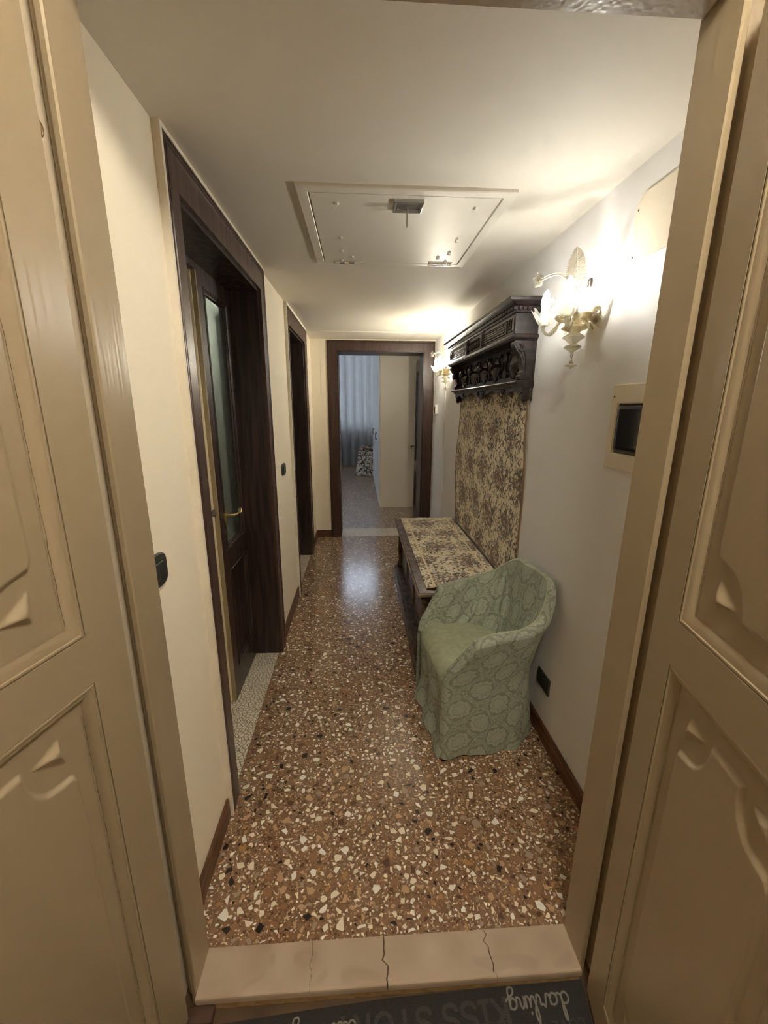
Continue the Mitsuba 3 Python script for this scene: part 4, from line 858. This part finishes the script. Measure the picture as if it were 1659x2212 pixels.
for i in range(NT):
    hz = 0.008 + 0.008 * math.sin(tt[i] * 23) * math.sin(tt[i] * 7)
    fold = 0.006 * math.sin(tt[i] * 55 + 1.0) + 0.003 * math.sin(tt[i] * 90)
    pts = []
    pc = np.array([0.24, CW / 2]); out = hem[i] - pc; out /= np.linalg.norm(out)
    for u in np.linspace(0, 1, 26):          # outside, hem to rim
        z = hz + (rimh[i] - 0.030 - hz) * u
        zw = np.clip((z - 0.02) / 0.36, 0, 1); zr = np.clip((z - 0.36) / max(rimh[i] - 0.39, 0.05), 0, 1)
        xy = hem[i] * (1 - zw) + waist[i] * zw
        xy = xy * (1 - zr ** 1.2) + rim_o[i] * zr ** 1.2
        xy = xy + out * fold * (1 - zw) ** 1.6
        pts.append([*xy, z])
    ro = np.array(pts[-1][:2]); dirn = inn[i] - ro; dn = np.linalg.norm(dirn); dirn /= dn; thick = 0.052
    for a in np.linspace(0.15, math.pi - 0.1, 9):      # rim roll
        pts.append([*(ro + dirn * thick * 0.5 * (1 - math.cos(a))), rimh[i] - 0.030 + 0.030 * math.sin(a)])
    ri = np.array(pts[-1][:2]); z1 = pts[-1][2]
    for u in np.linspace(0.06, 1, 16):
        pts.append([*(ri * (1 - u) + inn[i] * u), z1 * (1 - u) + 0.385 * u])
    rows.append(pts)
rows = np.array(rows)                        # (NT, K, 3)
# wrinkles, fullest inside the arms and at the skirt
wr = meshkit.fbm(rows * [22, 22, 9], 3) - 0.5
nrm_dir = rows[:, :, :2] - np.array([0.24, CW / 2]); nrm_dir /= np.linalg.norm(nrm_dir, axis=-1, keepdims=True) + 1e-9
amp = np.concatenate([np.full(26, 0.010), np.full(9, 0.007), np.full(16, 0.022)])
rows[:, :, :2] += nrm_dir * (wr * amp)[..., None]
S_, Z_ = np.meshgrid(tt, np.linspace(1, 0, 16), indexing='ij')
win = np.exp(-((S_ - 0.80) / 0.10) ** 2) * np.clip(1.2 - Z_, 0, 1) + 0.6 * np.exp(-((S_ - 0.62) / 0.06) ** 2)
rows[:, 35:, :2] += nrm_dir[:, 35:] * (0.0095 * win * np.sin(S_ * 95 + Z_ * 9 + 2 * np.sin(Z_ * 5)))[..., None]
rows = np.stack([np.concatenate([lean_front(rows[i, :, :2], rows[i, :, 2]), rows[i, :, 2:]], -1) for i in range(NT)])
def end_cap(sec):                            # rounded arm front: sections shrinking to their middle line
    K = sec.shape[0]; mid = sec.copy(); half = K // 2
    oz = sec[:26]; top = sec[26:35]; inside = sec[35:]
    caps_ = []
    ctr = np.zeros_like(sec)
    for k_ in range(K):
        z = sec[k_, 2]
        if k_ < 26: zi = np.interp(z, inside[::-1, 2], inside[::-1, 1]) if z > 0.385 else inside[-1, 1]
        elif k_ < 35: zi = sec[60 - k_, 1]
        else: zi = np.interp(z, oz[:, 2], oz[:, 1])
        ctr[k_] = [sec[k_, 0], (sec[k_, 1] + zi) / 2, z - (0.012 if 26 <= k_ < 35 else 0)]
    for s_, fwd in ((0.93, 0.008), (0.78, 0.015), (0.5, 0.019), (0.02, 0.021)):
        q_ = ctr + (sec - ctr) * s_; q_[:, 0] -= fwd; caps_.append(q_)
    return caps_
c0, cN = end_cap(rows[0]), end_cap(rows[-1])
full = np.array(c0[::-1] + list(rows) + cN)
ns, nk = full.shape[:2]
arc_s = np.concatenate([[0], np.cumsum(np.linalg.norm(np.diff(full[:, 22], axis=0), axis=1))])
arc_k = np.concatenate([[0], np.cumsum(np.linalg.norm(np.diff(full[30], axis=0), axis=1))])
uvs = np.stack(np.broadcast_arrays(arc_s[:, None], arc_k[None, :]), -1).reshape(-1, 2)
shell = trimesh.Trimesh(c2w(full.reshape(-1, 3)), grid_faces(ns, nk), process=False)
obj('back_and_arms', shell, 'damask', ck, True, label='wraparound back, arms and skirt of the slipcover', uv=uvs)
# seat top rolling over into the front skirt
na, nb = 46, 40; bs = np.linspace(0.0, 1, nb); prof_s = []
A_ = [(0.40, 0.392), (0.33, 0.404), (0.25, 0.412), (0.14, 0.414), (0.06, 0.411), (0.022, 0.402), (0.004, 0.386), (-0.002, 0.36), (0.0, 0.30), (0.004, 0.22), (0.006, 0.12), (-0.008, 0.05), (-0.024, 0.008)]
ap = spline([(a, 0, z) for a, z in A_], na)
loops = []
for i in range(na):
    a, z = ap[i, 0], ap[i, 2]; row = []
    for b in bs:
        y = -0.004 + b * (CW + 0.0) ; crown = 0.012 * (1 - (2 * b - 1) ** 2)
        da, dz = 0, 0
        if z > 0.375: dz = crown * (1 if a > 0.02 else 0.5)
        else:
            low = np.clip((0.38 - z) / 0.36, 0, 1)
            da = -0.012 * low * math.sin(b * 17 + 0.4) - 0.012 * (1 - (2 * b - 1) ** 2) - 0.015 * low * (1 - b) * 0.3
            y = -0.006 * low + b * (CW + 0.012 * low)
        if a > 0.12: y = CW / 2 + (y - CW / 2) * max(0.05, 1 - (np.clip((a - 0.12) / 0.295, 0, 1)) ** 2.6)
        row.append([a + da, y, z + dz])
    loops.append(row)
loops = np.array(loops); wn = meshkit.fbm(loops * [20, 20, 10], 3) - 0.5
loops[:, :, 2] += 0.008 * wn * (loops[:, :, 2] > 0.37); loops[:, :, 0] += 0.010 * wn * (loops[:, :, 2] <= 0.37)
ak = np.concatenate([[0], np.cumsum(np.linalg.norm(np.diff(loops[:, 20], axis=0), axis=1))])
uvs = np.stack(np.broadcast_arrays((bs * CW)[None, :], ak[:, None]), -1).reshape(-1, 2)
split = int(np.argmax(loops[:, 20, 2] < 0.372)) - 3
obj('seat', trimesh.Trimesh(c2w(loops[:split + 4].reshape(-1, 3)), grid_faces(split + 4, nb), process=False), 'damask_seat_lit', ck, True, label='seat of the slipcover, its lit yellowish green put into the colour', uv=uvs[:(split + 4) * nb])
obj('front_skirt', trimesh.Trimesh(c2w(loops[split + 3:].reshape(-1, 3)), grid_faces(na - split - 3, nb), process=False), 'damask', ck, True, uv=uvs[(split + 3) * nb:])
pipe = rows[2:-2, 32]; obj('piping', tube(c2w(pipe + [0, 0, 0.0015]), 0.0028, 8), 'piping', ck, 40, label='stitched seam along the rim')

# ------------------------------------------------------------------ doormat with printed words
rug = thing('doormat', 'charcoal doormat printed with grey words, lying below the marble step', 'doormat')
MZ = -0.038
mat_poly = Polygon([(0.125, 0.756), (0.31, 0.768), (0.58, 0.782), (0.86, 0.788), (1.138, 0.7905), (1.06, 0.38), (0.05, 0.34)])
obj('pile', extrude(mat_poly, 0.008, -0.046), 'mat_charcoal', rug, False)
def strokes(word, x, y, h, w, ang=0.0):
    """Joined-up script: words read upside down from the viewer, so x runs to -X and letter height to -Y."""
    G = {'d': [[(0.62, 0.55), (0.35, 0.66), (0.08, 0.45), (0.10, 0.12), (0.32, -0.02), (0.56, 0.16), (0.66, 0.6), (0.78, 1.25), (0.72, 1.6), (0.62, 1.3), (0.62, 0.6), (0.68, 0.1), (0.84, 0.02), (1.0, 0.2)]],
         'a': [[(0.62, 0.55), (0.35, 0.66), (0.08, 0.45), (0.10, 0.12), (0.32, -0.02), (0.56, 0.2), (0.66, 0.62), (0.62, 0.2), (0.74, 0.0), (0.95, 0.18)]],
         'r': [[(0.0, 0.18), (0.18, 0.62), (0.26, 0.72), (0.34, 0.58), (0.52, 0.58), (0.50, 0.2), (0.62, 0.0), (0.80, 0.18)]],
         'l': [[(0.0, 0.18), (0.25, 0.7), (0.38, 1.3), (0.30, 1.6), (0.20, 1.3), (0.20, 0.4), (0.30, 0.03), (0.50, 0.15)]],
         'i': [[(0.0, 0.18), (0.16, 0.62), (0.16, 0.15), (0.28, 0.0), (0.44, 0.18)], [(0.20, 0.95), (0.22, 1.03)]],
         'n': [[(0.0, 0.18), (0.10, 0.6), (0.12, 0.02), (0.22, 0.48), (0.40, 0.66), (0.50, 0.45), (0.50, 0.12), (0.62, 0.0), (0.78, 0.18)]],
         'g': [[(0.60, 0.55), (0.35, 0.66), (0.08, 0.45), (0.12, 0.14), (0.36, 0.02), (0.56, 0.3), (0.62, 0.6), (0.58, -0.2), (0.42, -0.62), (0.15, -0.6), (0.12, -0.35), (0.45, -0.1), (0.85, 0.15)]]}
    ADV = {'d': 0.95, 'a': 0.92, 'r': 0.78, 'l': 0.48, 'i': 0.42, 'n': 0.76, 'g': 0.8}
    px, geoms = 0.0, []
    for ch in word:
        for st in G[ch]:
            pts = np.array(st, float)
            if len(pts) > 2: pts = spline(np.c_[pts, np.zeros(len(pts))], 40)[:, :2]
            geoms.append(LineString(np.c_[px + pts[:, 0], pts[:, 1]] * h).buffer(w, 4))
        px += ADV[ch]
    m = extrude(union_all(geoms), 0.0006, 0)
    c_, s_ = math.cos(ang), math.sin(ang)
    return plane_map(m, (x, y, MZ), (-c_, -s_, 0), (s_, -c_, 0), (0, 0, 1))
def block(word, x, y, h, ang=0.0, bold=True):
    m = meshkit.text_mesh(word, h, 0.0004, bold); c_, s_ = math.cos(ang), math.sin(ang)
    return plane_map(m, (x, y, MZ), (-c_, -s_, 0), (s_, -c_, 0), (0, 0, 1))
mat_clip = lambda m: m
obj('lettering', strokes('darling', 1.083, 0.768, 0.034, 0.0024, 0.03), 'mat_grey_print', rug, False, label='grey script word darling')
obj('lettering', strokes('darling', 0.497, 0.745, 0.034, 0.0024, 0.06), 'mat_grey_print', rug, False, label='second grey script word darling')
obj('lettering', block('KISS STORY', 0.915, 0.766, 0.058, 0.03), 'mat_dark_print', rug, False, label='large faint words KISS STORY')
obj('lettering', block('LOVE ME', 1.105, 0.716, 0.026, 0.03, False), 'mat_dark_print', rug, False, label='faint words LOVE ME')
obj('lettering', block('good', 0.905, 0.722, 0.024, 0.03, False), 'mat_dark_print', rug, False)

# ------------------------------------------------------------------ bedroom beyond
cu = thing('curtain', 'floor length pale blue grey sheer curtain across the bedroom window', 'curtain')
nx, nz = 420, 24; xs = np.linspace(-1.7, 1.46, nx)
ph = np.cumsum(0.55 + 0.45 * meshkit.noise(np.stack([xs * 3, xs * 0, xs * 0], 1), 3)); ph = ph / ph[-1] * 2 * np.pi * 19
zs = np.linspace(0.03, 2.86, nz); amp_ = 0.105 * (0.55 + 0.45 * meshkit.noise(np.stack([xs * 2.2, xs * 0 + 4, xs * 0], 1), 5))
V_ = np.zeros((nx, nz, 3)); 
for j, z in enumerate(zs):
    V_[:, j, 0] = xs + 0.010 * np.sin(ph * 2); V_[:, j, 1] = 10.80 + amp_ * np.sin(ph) * (1.1 - 0.25 * z / 3) ; V_[:, j, 2] = z + (0.008 * np.sin(ph * 0.5) if j == 0 else 0)
into(cu, trimesh.Trimesh(V_.reshape(-1, 3), grid_faces(nx, nz), process=False), 'curtain_cloth', True)
wd = thing('wardrobe', 'tall cream bedroom wardrobe seen end-on through the far doorway', 'wardrobe')
obj('body', cbox((0.832, 6.33, 0.0), (1.46, 9.0, 2.52), 0.003), 'wardrobe_side_warm_lit', wd, 20)
for i in range(4):
    ya, yb = 6.36 + i * 0.66, 6.36 + (i + 1) * 0.66 - 0.004
    dk = obj('door', cbox((0.812, ya, 0.06), (0.8315, yb, 2.48), 0.003), 'wardrobe_front_cool_lit', wd, 20)
    yh = yb - 0.05 if i % 2 == 0 else ya + 0.05
    obj('handle', cat(tube([(0.812, yh, 1.00), (0.792, yh, 1.005), (0.790, yh, 1.05), (0.792, yh, 1.095), (0.812, yh, 1.10)], 0.006, 10)), 'lamp_dark', dk, 40)
ot = thing('ottoman', 'boxy bedroom seat in a white and dark floral slipcover before the curtain', 'ottoman')
cxo, cyo = 0.76, 9.50
def sq_loop(hx, hy, z, n=64, p=0.35, wob=0.0):
    a = np.linspace(0, 2 * np.pi, n + 1)[:-1]
    return np.stack([cxo + hx * np.sign(np.cos(a)) * np.abs(np.cos(a)) ** p * (1 + wob * np.sin(a * 14)), cyo + hy * np.sign(np.sin(a)) * np.abs(np.sin(a)) ** p * (1 + wob * np.sin(a * 14)), np.full(n, z)], 1)
obj('cover', loft([sq_loop(0.33, 0.22, 0.01, wob=0.03), sq_loop(0.31, 0.21, 0.15, wob=0.015), sq_loop(0.275, 0.19, 0.40, wob=0.005), sq_loop(0.265, 0.185, 0.50), sq_loop(0.245, 0.175, 0.545), sq_loop(0.20, 0.14, 0.56)], True, True), 'floral_ottoman', ot, 40)
obj('cushion', loft([sq_loop(0.20, 0.16, 0.555), sq_loop(0.235, 0.18, 0.575), sq_loop(0.235, 0.18, 0.60, wob=0.02), sq_loop(0.20, 0.15, 0.64), sq_loop(0.10, 0.08, 0.66)], True, True), 'floral_cushion', ot, 40, label='dark floral cushion on top')

# ------------------------------------------------------------------ unseen lamps that light the doors, corridor and frosted pane
def unseen_ceiling_lamp(x, y, z, r, light, label):
    k = thing('unseen_ceiling_lamp', label, 'unseen ceiling lamp')
    obj('mount', lathe([(0, z), (0.06, z), (0.06, z - 0.02), (0, z - 0.022)], 24, None, (x, y, 0)), 'lamp_dark', k, 40)
    g = obj('globe', tri(m3.Manifold.sphere(r, 40)).apply_translation((x, y, z - 0.02 - r)), 'bulb_glow', k, True)
    scene[g]['emitter'] = {'type': 'area', 'radiance': rgb(*light)}
unseen_ceiling_lamp(0.84, -0.10, 2.75, 0.16, UNSEEN_LAMP_NEAR, 'unseen ceiling lamp of the entrance room, placed to light the doors and corridor')
unseen_ceiling_lamp(-0.45, 4.05, 2.4, 0.10, UNSEEN_LAMP_BATH, 'unseen ceiling lamp behind the frosted glass, placed to brighten the pane')
